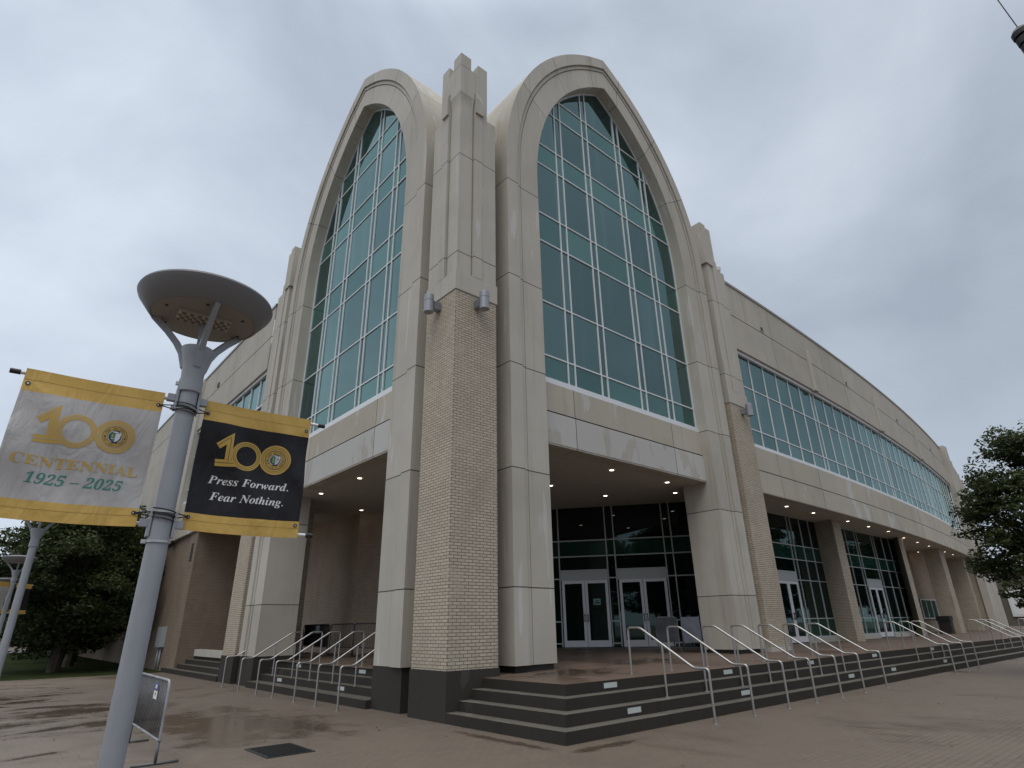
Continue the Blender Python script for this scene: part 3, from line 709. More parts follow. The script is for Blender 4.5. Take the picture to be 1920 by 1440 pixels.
for t in MT:
    dbox(sf, t-0.024, t+0.024, -0.03, 0.045, ZB if t not in (0.34,) else ZB, 6.47)
for z, segs in ((5.07, [(-6, 3.62)]), (4.42, [(-6, 3.62)]), (3.53, [(-6, -2.02), (0.0, 0.34), (2.38, 3.62)]), (1.87, [(-2.35, -2.02), (0.0, 0.34), (2.38, 2.7)]), (1.05, [(-2.35, -2.02), (0.0, 0.34), (2.38, 3.6)])):
    for a, b in segs: dbox(sf, a, b, -0.025, 0.04, z-0.024, z+0.024)
for a, b in ((-2.02, 0.0), (0.34, 2.38)):
    dbox(sf, a+0.03, b-0.03, -0.04, 0.05, 3.82, 3.88); dbox(sf, a+0.03, b-0.03, -0.03, 0.03, 3.50, 3.82); dbox(sf, a+0.03, b-0.03, -0.04, 0.05, 3.45, 3.52)
store = sf.build('storefront', ALU_SF, ARENA); store['label'] = 'glazed entrance with two pairs of doors under the right arch'
gm = MB()
dbox(gm, -6, 3.7, -0.02, 0.0, 0.9, 4.42); dbox(gm, -6, 3.7, -0.02, 0.001, 4.42, 5.07, 1); dbox(gm, -6, 3.7, -0.02, 0.0, 5.07, 6.5)
gm.build('glass', [GLASS_DK, GLASS_DKS], store)
dd = lambda mb, a, b, c, d, e, f, mi=0: dbox(mb, a, b, c+0.01, d+0.01, e, f, mi)
door_pair(ARENA, -1.95, -0.05, ZB-0.01, 3.45, dd, sign=True)
door_pair(ARENA, 0.42, 2.32, ZB-0.01, 3.45, dd)

# right wing recess: glazed bays, brick fins, back wall
def bx(y): return lambda mb, a, b, c, d, e, f, mi=0: mb.box(a, b, y-d, y-c, e, f, mi)
def bay(x0, x1, y, ms, door, label):
    s = MB(); B = bx(y)
    for q in ms: B(s, q-0.021, q+0.021, -0.02, 0.04, 1.05 if not (door[0]-0.05 < q < door[1]+0.05) else 0.86, 6.45)
    B(s, x0, x1, -0.02, 0.035, 5.10, 5.14); B(s, x0, x1, -0.02, 0.035, 4.44, 4.48)
    for a, b in ((x0, door[0]), (door[1], x1)):
        B(s, a, b, -0.02, 0.035, 3.51, 3.55); B(s, a, b, -0.02, 0.035, 1.83, 1.87); B(s, a, b, -0.07, 0.08, 1.00, 1.10)
    B(s, door[0]+0.03, door[1]-0.03, -0.04, 0.05, 3.84, 3.90); B(s, door[0]+0.03, door[1]-0.03, -0.03, 0.03, 3.52, 3.84); B(s, door[0]+0.03, door[1]-0.03, -0.04, 0.05, 3.46, 3.53)
    o = s.build('storefront', ALU_SF, ARENA); o['label'] = label
    q = MB(); q.box(x0, x1, y, y+0.02, 0.86, 1.88, 1); q.box(x0, x1, y, y+0.02, 1.88, 4.45, 0); q.box(x0, x1, y-0.001, y+0.02, 4.45, 5.12, 1); q.box(x0, x1, y, y+0.02, 5.12, 6.48, 0)
    q.build('glass', [GLASS_DK, GLASS_DKS], o)
    q = MB(); q.box(x0, door[0]-0.03, y-0.10, y+0.1, 0.70, 1.0); q.box(door[1]+0.03, x1, y-0.10, y+0.1, 0.70, 1.0); q.build('curb', CONC, ARENA)
    door_pair(ARENA, door[0]+0.06, door[1]-0.06, 0.88, 3.45, lambda mb, a, b, c, d, e, f, mi=0: bx(y-0.01)(mb, a, b, c, d, e, f, mi))
bay(15.1, 24.95, 2.55, [16.4, 17.6, 19.25, 19.55, 21.58, 21.92, 22.92, 23.92, 24.9], (19.55, 21.58), 'glazed bay right of the arches, nearest one')
bay(25.4, 37.0, 2.65, [26.0, 27.3, 28.71, 30.0, 30.34, 32.50, 32.86, 34.18, 35.38, 36.58], (30.34, 32.50), 'glazed bay between the first two brick fins')
m = MB(); m.quad([(11.9, 1.6, 0.7), (15.2, 2.6, 0.7), (15.2, 2.6, 6.6), (11.9, 1.6, 6.6)]); m.build('side_wall', BRICK2, ARENA)
for pl, in (([(24.45, 1.55), (25.27, 1.50), (25.55, 2.7), (24.80, 2.7)],), ([(34.9, 1.90), (35.75, 1.92), (37.3, 2.8), (36.65, 2.8)],), ([(44.65, 2.40), (45.9, 2.45), (45.9, 3.45), (44.65, 3.43)],), ([(54.2, 3.3), (55.3, 3.4), (55.3, 4.5), (54.2, 4.5)],)):
    m = MB(); m.prism(pl, 0.70, 6.48); m.build('brick_fin', BRICK, ARENA)
m = MB(); m.box(36.8, 56.5, 4.6, 5.0, 0.7, 6.5); m.build('recess_wall', BRICK2, ARENA)
m = MB(); m.box(44.9, 48.4, 4.50, 4.58, 1.85, 3.10, 1); 
for x in (44.9, 46.0, 47.2, 48.3): m.box(x, x+0.08, 4.46, 4.5, 1.85, 3.1)
m.box(44.9, 48.4, 4.455, 4.5, 3.04, 3.12); m.box(44.8, 48.5, 4.4, 4.5, 1.76, 1.84); m.build('ticket_window', [ALU_DOOR, GLASS_DKS], ARENA)
m = MB(); m.box(55.9, 57.2, 2.95, 8.0, 0.7, 6.6); m.build('recess_end_wall', BRICK, ARENA)
m = MB(); m.box(49.6, 51.4, 4.54, 4.62, 0.8, 5.2); m.build('recess_door', flat('brown_door', (0.045, 0.028, 0.02), 0.6), ARENA)

# left recess: brick back wall (mirror of the storefront's line) and end wall
m = MB()
m.prism([(4.62, 13.44), (4.62, 24.0), (4.9, 24.0), (4.9, 13.58), (9.0, 10.55), (8.85, 10.3)], 0.7, 6.55); m.build('recess_wall', BRICK2, ARENA)
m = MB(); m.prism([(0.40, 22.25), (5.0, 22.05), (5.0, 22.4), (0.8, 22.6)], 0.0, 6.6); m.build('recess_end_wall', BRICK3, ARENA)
# left wing upper wall, straight
def lw(name, ys, prof, mats, mi):
    m = MB(); m.grid(len(ys)-1, len(prof)-1, lambda i, j: (0.22+prof[j][0], ys[i], prof[j][1]), mi)
    bmesh.ops.recalc_face_normals(m.bm, faces=m.bm.faces); return m.build(name, mats, ARENA)
ys = joint_xs(15.0, 62.0, 2.0, [17.2, 20.6, 24.0, 29.4])
jm = lambda i: ys[i+1]-ys[i] < 0.025
lw('spandrel_wall', joint_xs(15.0, 27.4, 1.5, []), [(0.32, 6.43), (0.01, 6.43), (0.0, 6.46), (0.0, 7.33), (0.05, 7.335), (0.05, 7.37), (0.02, 7.375), (0.02, 8.33), (0.22, 8.335)], [CONC_BEAM, JOINT], lambda i, j: 1 if j in (3, 4, 5) else 0)
lw('upper_wall', ys, [(0.30, 12.74), (0.0, 12.745), (0.0, 14.385), (0.03, 14.39), (0.03, 14.415), (0.0, 14.42), (0.0, 16.0), (-0.04, 16.005), (-0.04, 16.13), (0.5, 16.135)], [CONC_WALL, JOINT, CAPST], lambda i, j: 1 if j in (2, 3, 4) or jm(i) else (2 if j >= 6 else 0))
win = MB()
for k in range(9):
    y = 16.2+k*1.262; win.box(0.38, 0.46, y-0.025, y+0.025, 8.36, 12.74)
for z0, z1, a in ((9.17, 9.23, 0.36), (11.09, 11.15, 0.36), (8.34, 8.49, 0.28), (12.60, 12.745, 0.32)): win.box(a, 0.465, 15.0, 26.6, z0, z1)
w = win.build('ribbon_window', ALU, ARENA); w['label'] = 'ribbon window of the left wing behind the lamp post'
q = MB()
for k in range(10):
    a, b = (15.0 if k == 0 else 16.2+(k-1)*1.262), (16.2+k*1.262 if k < 9 else 26.6)
    q.quad([(0.44, b, 8.4), (0.44, a, 8.4), (0.44, a, 12.7), (0.44, b, 12.7)])
q.build('glass', GLASS, w)
m = MB(); m.box(0.10, 0.5, 26.6, 27.5, 6.4, 16.05); m.build('wall_rib', CONC, ARENA)
m = MB(); m.box(0.225, 0.6, 27.5, 62, 6.4, 12.75); m.build('blank_wall', CONC_WALL, ARENA)
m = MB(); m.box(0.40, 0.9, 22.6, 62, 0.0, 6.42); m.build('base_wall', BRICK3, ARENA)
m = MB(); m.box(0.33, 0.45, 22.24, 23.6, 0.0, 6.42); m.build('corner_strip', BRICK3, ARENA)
m = MB()
for k in range(7): m.box(0.318, 0.329, 22.65, 23.10, 5.0+k*0.13, 5.07+k*0.13)
m.build('louvre', BLACK, ARENA)
m = MB(); m.box(0.17, 0.5, 23.2, 23.5, 14.50, 14.74); m.build('scupper', BLACK, ARENA)

# terrace and steps
m = MB(); B = m.bm
def tz(x, y): return 0.747+0.0165*max(0, min(12, min(y+2.24, 99)))
pts = [(1.10, 0.17), (1.10, -2.24), (80, -2.24), (80, 4.4), (13.5, 4.4), (13.5, 8.2), (9.0, 11), (9.0, 24), (1.13, 24), (1.13, 1.55), (1.55, 1.55), (1.55, 0.17)]
gx = [1.10, 1.56, 3.4, 6, 9, 13.5, 20, 40, 80]; gy = [-2.24, 0.17, 1.55, 4.4, 8, 11, 15, 24]
def tzz(x, y):
    d = max(0, min(y+2.24, x-1.10)); return 0.747+0.018*min(d, 10)
m.grid(len(gx)-1, len(gy)-1, lambda i, j: (gx[i], gy[j], tzz(gx[i], gy[j])), lambda i, j: 0)
tag(m.build('terrace', TERR), kind='structure')
STEPS = thing('entrance_steps', 'four dark concrete steps wrapping the corner below the right arch', 'steps', (0.17, -3.11, 0))
X0 = [0.17, 0.48, 0.79, 1.10]; Y0 = [-3.11, -2.82, -2.53, -2.24]
for k in range(4):
    q = MB(); x1 = X0[k]; y1 = Y0[k]
    z1 = 0.187*(k+1)-0.0035*(k == 3); xb = (X0[k+1]+0.02 if k < 3 else 1.12); yb = (Y0[k+1]+0.02 if k < 3 else -2.20)
    pl = [(x1, 0.168), (x1, y1), (80, y1), (80, yb), (xb, yb), (xb, 0.168)]
    q.prism(pl, -0.02 if k == 0 else 0.187*k-0.06, z1)
    s_ = q.build('step', [STEP, TREAD], STEPS, bevel=0.008, top_mat=1)
def step_light(x, y, z, ax):
    q = MB()
    if ax == 'x': q.box(x-0.19, x+0.19, y-0.006, y+0.03, z-0.045, z+0.045); q.box(x-0.23, x+0.23, y-0.003, y+0.02, z-0.062, z+0.055, 1)
    else: q.box(x-0.006, x+0.03, y-0.19, y+0.19, z-0.045, z+0.045); q.box(x-0.003, x+0.02, y-0.23, y+0.23, z-0.062, z+0.055, 1)
    return q
for x, k in ((2.32, 3), (2.26, 1), (6.55, 3), (6.2, 1), (10.9, 3), (12.0, 1), (15.6, 3), (15.3, 1), (21.5, 3), (20.6, 1)):
    step_light(x, Y0[k], 0.187*k+0.10, 'x').build('step_light', [STEPLIGHT, DARKMETAL], STEPS)
SIDE = thing('side_steps', 'four dark concrete steps between the legs of the left arch', 'steps', (0.3, 7.6, 0))
XL = [0.30, 0.58, 0.86, 1.14]
for k in range(4):
    q = MB(); q.box(XL[k]-(0.14 if k == 0 else 0), (XL[k+1]+0.02 if k < 3 else 1.16), 3.36 if k else 3.42, 11.80 if k else 11.75, -0.02 if k == 0 else 0.187*k-0.06, 0.187*(k+1)-0.0035*(k == 3))
    q.build('step', [STEP, TREAD], SIDE, bevel=0.008, top_mat=1)
for y, k in ((9.9, 3), (9.94, 1), (5.54, 3), (5.59, 1)):
    step_light(XL[k], y, 0.187*k+0.10, 'y').build('step_light', [STEPLIGHT, DARKMETAL], SIDE)
REC = thing('recess_steps', 'small dark flight of steps beside the left brick recess', 'steps', (0.2, 18.5, 0))
for k in range(4):
    q = MB(); q.box(0.17+0.30*k, 1.2 if k == 3 else 0.17+0.30*(k+1)+0.02, 15.1, 23.7-0.55*k if k else 23.9, -0.02 if k == 0 else 0.187*k-0.06, 0.187*(k+1)-0.0035*(k == 3))
    q.build('step', [STEP, TREAD], REC, bevel=0.008, top_mat=1)
q = MB(); q.box(1.0, 1.25, 15.2, 21.9, 0.70, 0.98); q.build('ledge', CONC, REC)

# ------------------------------------------------------------------ handrails
def make_rail():
    """modelled along local +y (towards the building), foot at the origin"""
    root = thing('handrail', None, 'handrail', (0, 0, 0), 'steel handrails on the steps')
    def rounded(p, r=0.075, n=5):
        out_ = [Vector(p[0])]
        for a, b, c in zip(p, p[1:], p[2:]):
            a, b, c = Vector(a), Vector(b), Vector(c); d1 = (a-b).normalized(); d2 = (c-b).normalized()
            q1, q2 = b+d1*r, b+d2*r
            for i in range(n+1):
                t = i/n; out_.append(q1*(1-t)**2+b*2*t*(1-t)+q2*t*t)
        out_.append(Vector(p[-1])); return out_
    q = MB(); q.tube(rounded([(0, 0, 0), (0, 0, 0.925), (0, 0.32, 0.925), (0, 1.55, 1.665), (0, 1.87, 1.665), (0, 1.87, 0.75)]), 0.0235, 12)
    q.build('rail', STEEL, root)
    q = MB(); q.tube([(0, 1.02, 0.36), (0, 1.02, 1.34)], 0.0225, 12); q.build('post', STEEL, root)
    for y, z in ((0, 0), (1.02, 0.372), (1.87, 0.752)):
        q = MB(); q.lathe((0, y, z), [(0.048, 0), (0.048, 0.008), (0.03, 0.014)], 16); q.build('base_collar', STEEL, root)
    return root
ordn = ['first', 'second', 'third', 'fourth', 'fifth', 'sixth', 'seventh', 'eighth', 'ninth', 'tenth', 'eleventh', 'twelfth', 'thirteenth', 'fourteenth', 'fifteenth', 'sixteenth']
proto = make_rail()
rx = [3.62, 5.05, 6.53, 7.86, 9.27, 10.70, 12.25, 18.58, 20.15, 21.55, 29.4, 31.0, 32.5, 40.0, 41.5]
for i, x in enumerate(rx):
    o = proto if i == 0 else copy_tree(proto)
    o.location = (x, -3.60, 0)
    o['label'] = f"{ordn[i]} steel handrail along the entrance steps, counting from the stair corner by the pillar"
for i, y in enumerate([3.645, 4.86, 6.19, 7.72, 9.04, 10.65, 12.66]):
    o = copy_tree(proto); o.location = (-0.42 if i != 6 else -0.30, y, 0); o.rotation_euler = (0, 0, R(-90))
    o['label'] = f"{ordn[i]} steel handrail on the left side steps, counting from the corner pillar"

# ------------------------------------------------------------------ wall lights, camera
def wall_light(px, py, pz, n, label):
    n = Vector(n); o = thing('wall_light', label, 'wall light', (px, py, pz), 'cylinder lights on the brick pillars')
    c = Vector((px, py, pz))+n*0.33
    q = MB(); q.lathe((c.x, c.y, pz), [(0.10, -0.25), (0.128, -0.25), (0.128, 0.07), (0.121, 0.075), (0.121, 0.085), (0.128, 0.09), (0.128, 0.25), (0.115, 0.265)], 24)
    q.lathe((c.x, c.y, pz), [(0.10, -0.25), (0.095, -0.12)], 24, 1, caps=False)
    q.bm.faces.new([q.bm.verts.new((c.x+0.095*math.cos(a*math.pi/8), c.y+0.095*math.sin(a*math.pi/8), pz-0.13)) for a in range(16)]).material_index = 1
    q.build('lamp_body', [GREYMETAL, BLACK], o)
    t = Vector((-n.y, n.x, 0))
    q = MB(); b = Vector((px, py, 0))+n*0.10; q.obox((b.x, b.y), n, t, 0.11, 0.09, pz-0.12, pz+0.10); 
    for k in range(4): q.obox((b.x, b.y), n, t, 0.105, 0.098, pz-0.09+k*0.05, pz-0.065+k*0.05)
    q.build('bracket', GREYMETAL, o)
wall_light(0.87, 0.19, 9.58, (0, -1, 0), 'grey cylinder light on the right face of the corner brick pillar')
wall_light(0.19, 0.93, 9.60, (-1, 0, 0), 'grey cylinder light on the left face of the corner brick pillar')
wall_light(14.44, 0.235, 9.62, (0, -1, 0), 'grey cylinder light on the brick pinnacle beside the ribbon window')
o = thing('security_camera', 'small white dome camera on top of the wall beside the right pinnacle', 'camera', (14.92, 0.5, 16.3))
q = MB(); q.tube([(14.92, 0.5, 16.2), (14.92, 0.5, 16.62)], 0.035, 10); q.build('stand', DARKMETAL, o)
q = MB(); q.lathe((14.92, 0.45, 16.62), [(0.06, 0), (0.14, 0.03), (0.16, 0.12), (0.16, 0.22), (0.10, 0.30)], 18); q.build('dome', WHITE, o)

# ------------------------------------------------------------------ lamp posts and banners
def make_lamp(loc):
    o = thing('lamp_post', None, 'lamp post', loc, 'grey lamp posts with dish heads')
    X, Y, _ = loc
    q = MB(); q.lathe((X, Y, 0), [(0.12, 0.0), (0.12, 0.02), (0.066, 0.03), (0.065, 1.2), (0.062, 3.33)], 28); q.build('pole', POLE, o)
    q = MB(); q.lathe((X, Y, 0), [(0.066, 3.30), (0.078, 3.305), (0.078, 3.395), (0.066, 3.40)], 28); q.build('collar', POLE, o)
    q = MB()
    q.lathe((X, Y, 0), [(0.072, 3.39), (0.074, 3.45), (0.082, 3.52), (0.096, 3.585), (0.110, 3.63), (0.106, 3.645), (0.04, 3.655)], 28)
    q.tube([(X, Y, 3.64), (X, Y, 3.88)], 0.018, 10)
    q.build('neck', POLE, o)
    for k in range(3):
        a = R(30+120*k); q = MB(); d = Vector((math.cos(a), math.sin(a), 0)); s = Vector((-math.sin(a), math.cos(a), 0))
        pr = [(0.070, 3.50, 0.026), (0.105, 3.61, 0.022), (0.155, 3.69, 0.018), (0.235, 3.785, 0.017), (0.345, 3.895, 0.017)]
        c = Vector((X, Y, 0)); rows = []
        for r, z, w in pr:
            rows.append([q.bm.verts.new(c+d*(r-0.015)+s*w+Vector((0, 0, z+0.02))), q.bm.verts.new(c+d*(r-0.015)-s*w+Vector((0, 0, z+0.02))),
                         q.bm.verts.new(c+d*(r+0.015)-s*w+Vector((0, 0, z-0.016))), q.bm.verts.new(c+d*(r+0.015)+s*w+Vector((0, 0, z-0.016)))])
        for A, Bq in zip(rows, rows[1:]):
            for i in range(4): q.bm.faces.new((A[i], A[(i+1) % 4], Bq[(i+1) % 4], Bq[i]))
        q.bm.faces.new(rows[0][::-1]); q.bm.faces.new(rows[-1])
        q.build('arm', POLE, o, recalc=True)
    q = MB(); q.lathe((X, Y, 0), [(0.345, 3.895), (0.352, 3.885), (0.368, 3.892), (0.452, 4.005), (0.462, 4.03), (0.457, 4.045), (0.30, 4.085), (0.02, 4.10)], 64); q.build('lamp_dish', DISH, o)
    q = MB(); q.lathe((X, Y, 0), [(0.02, 3.882), (0.315, 3.882), (0.350, 3.890)], 48, caps=True); 
    for k in range(6):
        a = R(20+60*k); q.lathe((X+0.29*math.cos(a), Y+0.29*math.sin(a), 0), [(0.004, 3.872), (0.012, 3.876), (0.012, 3.885)], 8, 1)
    d = q.build('lens_cover', [LEDPANEL, DARKMETAL], o, recalc=True)
    q = MB(); t = Vector((math.cos(R(-4)), math.sin(R(-4)), 0)); n = Vector((-t.y, t.x, 0)); c = Vector((X-0.01, Y-0.045, 0))
    q.obox((c.x, c.y), t, n, 0.178, 0.078, 3.862, 3.885, 0)
    for i in range(14):
        for j in range(4):
            p = c+t*(-0.163+i*0.0251)+n*(-0.057+j*0.038); q.lathe((p.x, p.y, 0), [(0.003, 3.846), (0.010, 3.853), (0.014, 3.863)], 6, 1 if (i+j) % 2 else 0, smooth=False)
    q.build('led_panel', [flat('led_lens', (0.40, 0.37, 0.31), 0.4) if 'led_lens' not in MATS else MATS['led_lens'], flat('led_lens_gap', (0.16, 0.13, 0.09), 0.6) if 'led_lens_gap' not in MATS else MATS['led_lens_gap']], d)
    return o
LP = (-6.563, -6.143, 0)            # where the banner plane meets the post row
PP = (-6.518, -6.153, 0)
lamp = make_lamp(PP)
lamp['label'] = 'nearest tall grey lamp post with a dish head, carrying the two banners'
for i, (x, y) in enumerate([(-6.72, 4.3), (-6.55, 14.6), (-6.45, 25.0)]):
    o = copy_tree(lamp); o.location = (x, y, 0)
    o['label'] = ['second grey lamp post in the row, its dish hidden behind the pale banner', 'third grey lamp post in the row, with small gold banners far behind', 'farthest grey lamp post of the row at the left edge'][i]

# lettering: glyphs come out of the built-in font (its bold serif alphabets) as mesh outlines
def uni(s, U_, L_, D_=0x1D7CE):
    r = ''
    for ch in s:
        if 'A' <= ch <= 'Z': r += chr(U_+ord(ch)-65)
        elif 'a' <= ch <= 'z': r += chr(L_+ord(ch)-97)
        elif ch.isdigit(): r += chr(D_+ord(ch)-48)
        else: r += ch
    return r
def text_geo(s):
    c = bpy.data.curves.new('lettering', 'FONT'); c.body = s; c.resolution_u = 3
    o = bpy.data.objects.new('lettering', c); COL.objects.link(o); bpy.context.view_layer.update()
    me = bpy.data.meshes.new_from_object(o.evaluated_get(bpy.context.evaluated_depsgraph_get()))
    v = [(p.co.x, p.co.y) for p in me.vertices]; f = [tuple(p.vertices) for p in me.polygons]
    bpy.data.objects.remove(o); bpy.data.curves.remove(c); bpy.data.meshes.remove(me)
    return v, f
BW, BH = 0.765, 0.915
ANG = R(-4); BT = Vector((math.cos(ANG), math.sin(ANG), 0)); BN = Vector((BT.y, -BT.x, 0))   # BN faces the camera
def banner(side, base, label, dark, detailed=True):
    """side +1: hangs right of the pole, -1: left of it"""
    bx_, by_ = base
    o = thing('street_banner', label, 'banner', (bx_, by_, 2.35), 'banners on the lamp posts')
    c0 = Vector((bx_, by_, 0)); cp_ = Vector((PP[0], PP[1], 0))
    u0 = 0.165 if side > 0 else -0.095-BW
    rnd = random.Random(5+side)
    ztop = 3.275; 
    def wav(u, v):
        w = 0.020*math.sin(5.2*v+2.2*u+side)+0.016*math.sin(11*u-7*v+side)*math.exp(-((v-0.5)/0.35)**2)+0.010*math.sin(9*u+3*v)*v+0.012*math.exp(-((u-0.15-0.5*v)/0.09)**2)*(1-v)
        w += 0.006*math.sin(22*u-14*v)*(0.2+0.8*v)
        return w*(0.25+0.75*math.sin(math.pi*min(1, max(0, v))))
    pull = lambda u: 0.028*(u if side < 0 else 1-u)**2
    def P(u, v, d=0.0):
        """banner coordinates -> world; slight sag of lower edge, ripple"""
        zz_ = ztop-v*BH*(1+0.012*math.sin(3*u))-0.006*math.sin(math.pi*u)*(1-v)
        lean = (0.012*v if side > 0 else -0.008*v)
        return c0+BT*(u0+u*BW-lean*0)+BN*(wav(u, v)+d)+Vector((0, 0, zz_))
    nu, nv = (44, 60) if detailed else (4, 12)
    vs_ = sorted(set([i/nv for i in range(nv+1)]+[0.158, 0.872]))
    def bandmat(i, j):
        vm_ = (vs_[j]+vs_[j+1])/2; return 0 if (vm_ < 0.158 or vm_ > 0.872) else 1
    q = MB(); q.grid(nu, len(vs_)-1, lambda i, j: P(i/nu, vs_[j]), bandmat, smooth=True)
    q.grid(nu, len(vs_)-1, lambda i, j: P(1-i/nu, vs_[j], -0.003), bandmat, smooth=True)
    fab = q.build('fabric', [FAB_Y, FAB_K if dark else FAB_W], o)
    arms = []
    for v, z in ((0.012, 3.272), (0.985, 2.365)):
        q = MB(); a, b = (0.07, u0+BW+0.115) if side > 0 else (-0.07, u0-0.075)
        zz_ = P(0.5, v).z-0.010*(1 if v < 0.5 else -2.2)
        q.tube([c0-BN*0.026+BT*a+Vector((0, 0, zz_)), c0-BN*0.026+BT*b+Vector((0, 0, zz_))], 0.0125, 12)
        e = b-0.05*side
        q.tube([c0-BN*0.026+BT*e+Vector((0, 0, zz_)), c0-BN*0.026+BT*(b+0.004*side)+Vector((0, 0, zz_))], 0.0165, 12, 1)
        arm = q.build('support_rod', [ALU, BLACK], o)
        if detailed:
            # cast bracket clamped on the pole by two steel bands
            k = MB(); k.obox((cp_+BT*(0.095*side)).to_2d()[:], BT, BN, 0.030, 0.022, zz_-0.024, zz_+0.024)
            k.obox((cp_+BT*(0.070*side)).to_2d()[:], BT, BN, 0.008, 0.035, zz_-0.085, zz_+0.075)
            k.build('rod_bracket', GREYMETAL, o, bevel=0.006)
    if detailed:
        # folded sleeves: stitch lines of the hems
        for v in (0.076, 0.925):
            q = MB(); q.grid(nu, 1, lambda i, j: P(i/nu, v+0.0026*j, 0.0012), smooth=True); q.build('seam', flat('gold_stitch', (0.30, 0.19, 0.05), 0.7) if 'gold_stitch' not in MATS else MATS['gold_stitch'], o)
        for u in (0.02, 0.98):
            q = MB(); q.grid(1, nv, lambda i, j: P(u+0.003*i, 0.16+0.71*j/nv, 0.0010), smooth=True); q.build('seam', GREYINK if not dark else FAB_K, o)
        for u, v in ((0.035, 0.105), (0.965, 0.105), (0.035, 0.905), (0.965, 0.905)):
            q = MB(); c = P(u, v, 0.003)
            ring = [[q.bm.verts.new(c+BT*(r*math.cos(a*math.pi/8))+Vector((0, 0, r*math.sin(a*math.pi/8)))+BN*h) for a in range(16)] for r, h in ((0.0065, 0.001), (0.011, 0.002), (0.0135, 0.0))]
            for A, B2 in zip(ring, ring[1:]):
                for a in range(16): q.bm.faces.new((A[a], A[(a+1) % 16], B2[(a+1) % 16], B2[a]))
            q.bm.faces.new(ring[0]).material_index = 1
            q.build('grommet', [DARKMETAL, WHITEINK if dark is False else GREYMETAL], o, recalc=True)
        # lettering and emblem
        def lay(geo_v, geo_f, mat_i, mb, d):
            vv = [mb.bm.verts.new(P(a, b, d)) for a, b in geo_v]
            for f in geo_f:
                try: mb.bm.faces.new([vv[i] for i in f]).material_index = mat_i
                except ValueError: pass
        def line(mb, s, ul, ur, vb, vt, mi, shear=0.0, d=0.0016):
            v, f = text_geo(s)
            xs_ = [p[0] for p in v]; x0, x1 = min(xs_), max(xs_)
            caps = 0.69
            lay([(ul+(x-x0+shear*y)/(x1-x0)*(ur-ul), vb-(y/caps)*(vb-vt)) for x, y in v], f, mi, mb, d)
        rows_ = ([(uni('Press Forward.', 0x1D468, 0x1D482), 0.145, 0.862, 0.632, 0.571, WHITEINK, 0.0), (uni('Fear Nothing.', 0x1D468, 0x1D482), 0.180, 0.828, 0.757, 0.696, WHITEINK, 0.0)] if dark else
                 [(uni('CENTENNIAL', 0x1D400, 0x1D41A), 0.072, 0.935, 0.649, 0.583, GOLD, 0.0), (uni('1925 – 2025', 0x1D400, 0x1D41A), 0.185, 0.828, 0.762, 0.692, TEALINK, 0.22)])
        for tx, ul, ur, vb, vt, ink_, shr in rows_:
            q = MB(); line(q, tx, ul, ur, vb, vt, 0, shear=shr)
            for f in q.bm.faces: f.smooth = True
            bmesh.ops.recalc_face_normals(q.bm, faces=q.bm.faces)
            q.build('lettering', ink_, fab)
        q = MB(); asp = BW/BH; ink = 1
        def annulus(uc, vc, r0, r1, mi, d, a0=0, a1=360, n=56):
            """radii in metres"""
            nr = max(1, int((r1-r0)/0.008+0.99))
            q.grid(n, nr, lambda i, j: (lambda r, a: P(uc+r*math.cos(R(a))/BW, vc-r*math.sin(R(a))/BH, d))(max(r0, 0.0004)+(r1-max(r0, 0.0004))*j/nr, a0+(a1-a0)*i/n), lambda i, j: mi)
        def poly(pts, mi, d):
            if len(pts) != 4: q.bm.faces.new([q.bm.verts.new(P(a, b, d)) for a, b in pts]).material_index = mi; return
            k_ = 8
            bl = lambda a, b: tuple(pts[0][c]*(1-a)*(1-b)+pts[1][c]*a*(1-b)+pts[2][c]*a*b+pts[3][c]*(1-a)*b for c in (0, 1))
            q.grid(k_, k_, lambda i, j: P(*bl(i/k_, j/k_), d), lambda i, j: mi)
        one = [(0.294, 0.222), (0.152, 0.326), (0.190, 0.362), (0.240, 0.325), (0.246, 0.440), (0.168, 0.444), (0.174, 0.496), (0.352, 0.486), (0.318, 0.40)]
        # the figure one as quads
        poly([one[0], one[1], one[2], one[3]], 0, 0.0014); poly([one[0], one[3], one[4], (0.302, 0.44)], 0, 0.0014)
        poly([one[5], one[6], one[7], (0.340, 0.435)], 0, 0.0014)
        for a, b in (((0.272, 0.258), (0.172, 0.338)), ((0.272, 0.268), (0.276, 0.452)), ((0.172, 0.468), (0.33, 0.462))):
            dx, dy = (b[0]-a[0])*BW, (b[1]-a[1])*BH; L_ = math.hypot(dx, dy); nx, ny = -dy/L_*0.0018/BW, dx/L_*0.0018/BH
            poly([(a[0]+nx, a[1]+ny), (b[0]+nx, b[1]+ny), (b[0]-nx, b[1]-ny), (a[0]-nx, a[1]-ny)], ink, 0.0022)
        annulus(0.435, 0.388, 0.074, 0.107, 0, 0.0016)
        annulus(0.435, 0.388, 0.084, 0.0865, ink, 0.0024); annulus(0.435, 0.388, 0.0945, 0.097, ink, 0.0024)
        c2 = (0.705, 0.386)
        annulus(*c2, 0.0, 0.1095, 0, 0.0026)
        for r in (0.0945, 0.0835, 0.0705): annulus(*c2, r, r+0.0025, ink, 0.0034)
        annulus(*c2, 0.0665, 0.0685, 3, 0.0036)
        annulus(*c2, 0.0, 0.0445, 3, 0.0036)
        annulus(*c2, 0.037, 0.041, 4, 0.0042, 110, 250); annulus(*c2, 0.037, 0.041, 4, 0.0042, 300, 420)
        sh = lambda x, y: (c2[0]+x/BW, c2[1]-y/BH)
        poly([sh(-0.030, 0.026), sh(-0.029, -0.004), sh(-0.018, -0.024), sh(0, -0.036), sh(0, 0.024)], 2, 0.0048)
        poly([sh(0, 0.024), sh(0, -0.036), sh(0.018, -0.024), sh(0.029, -0.004), sh(0.030, 0.026)], 4, 0.0048)
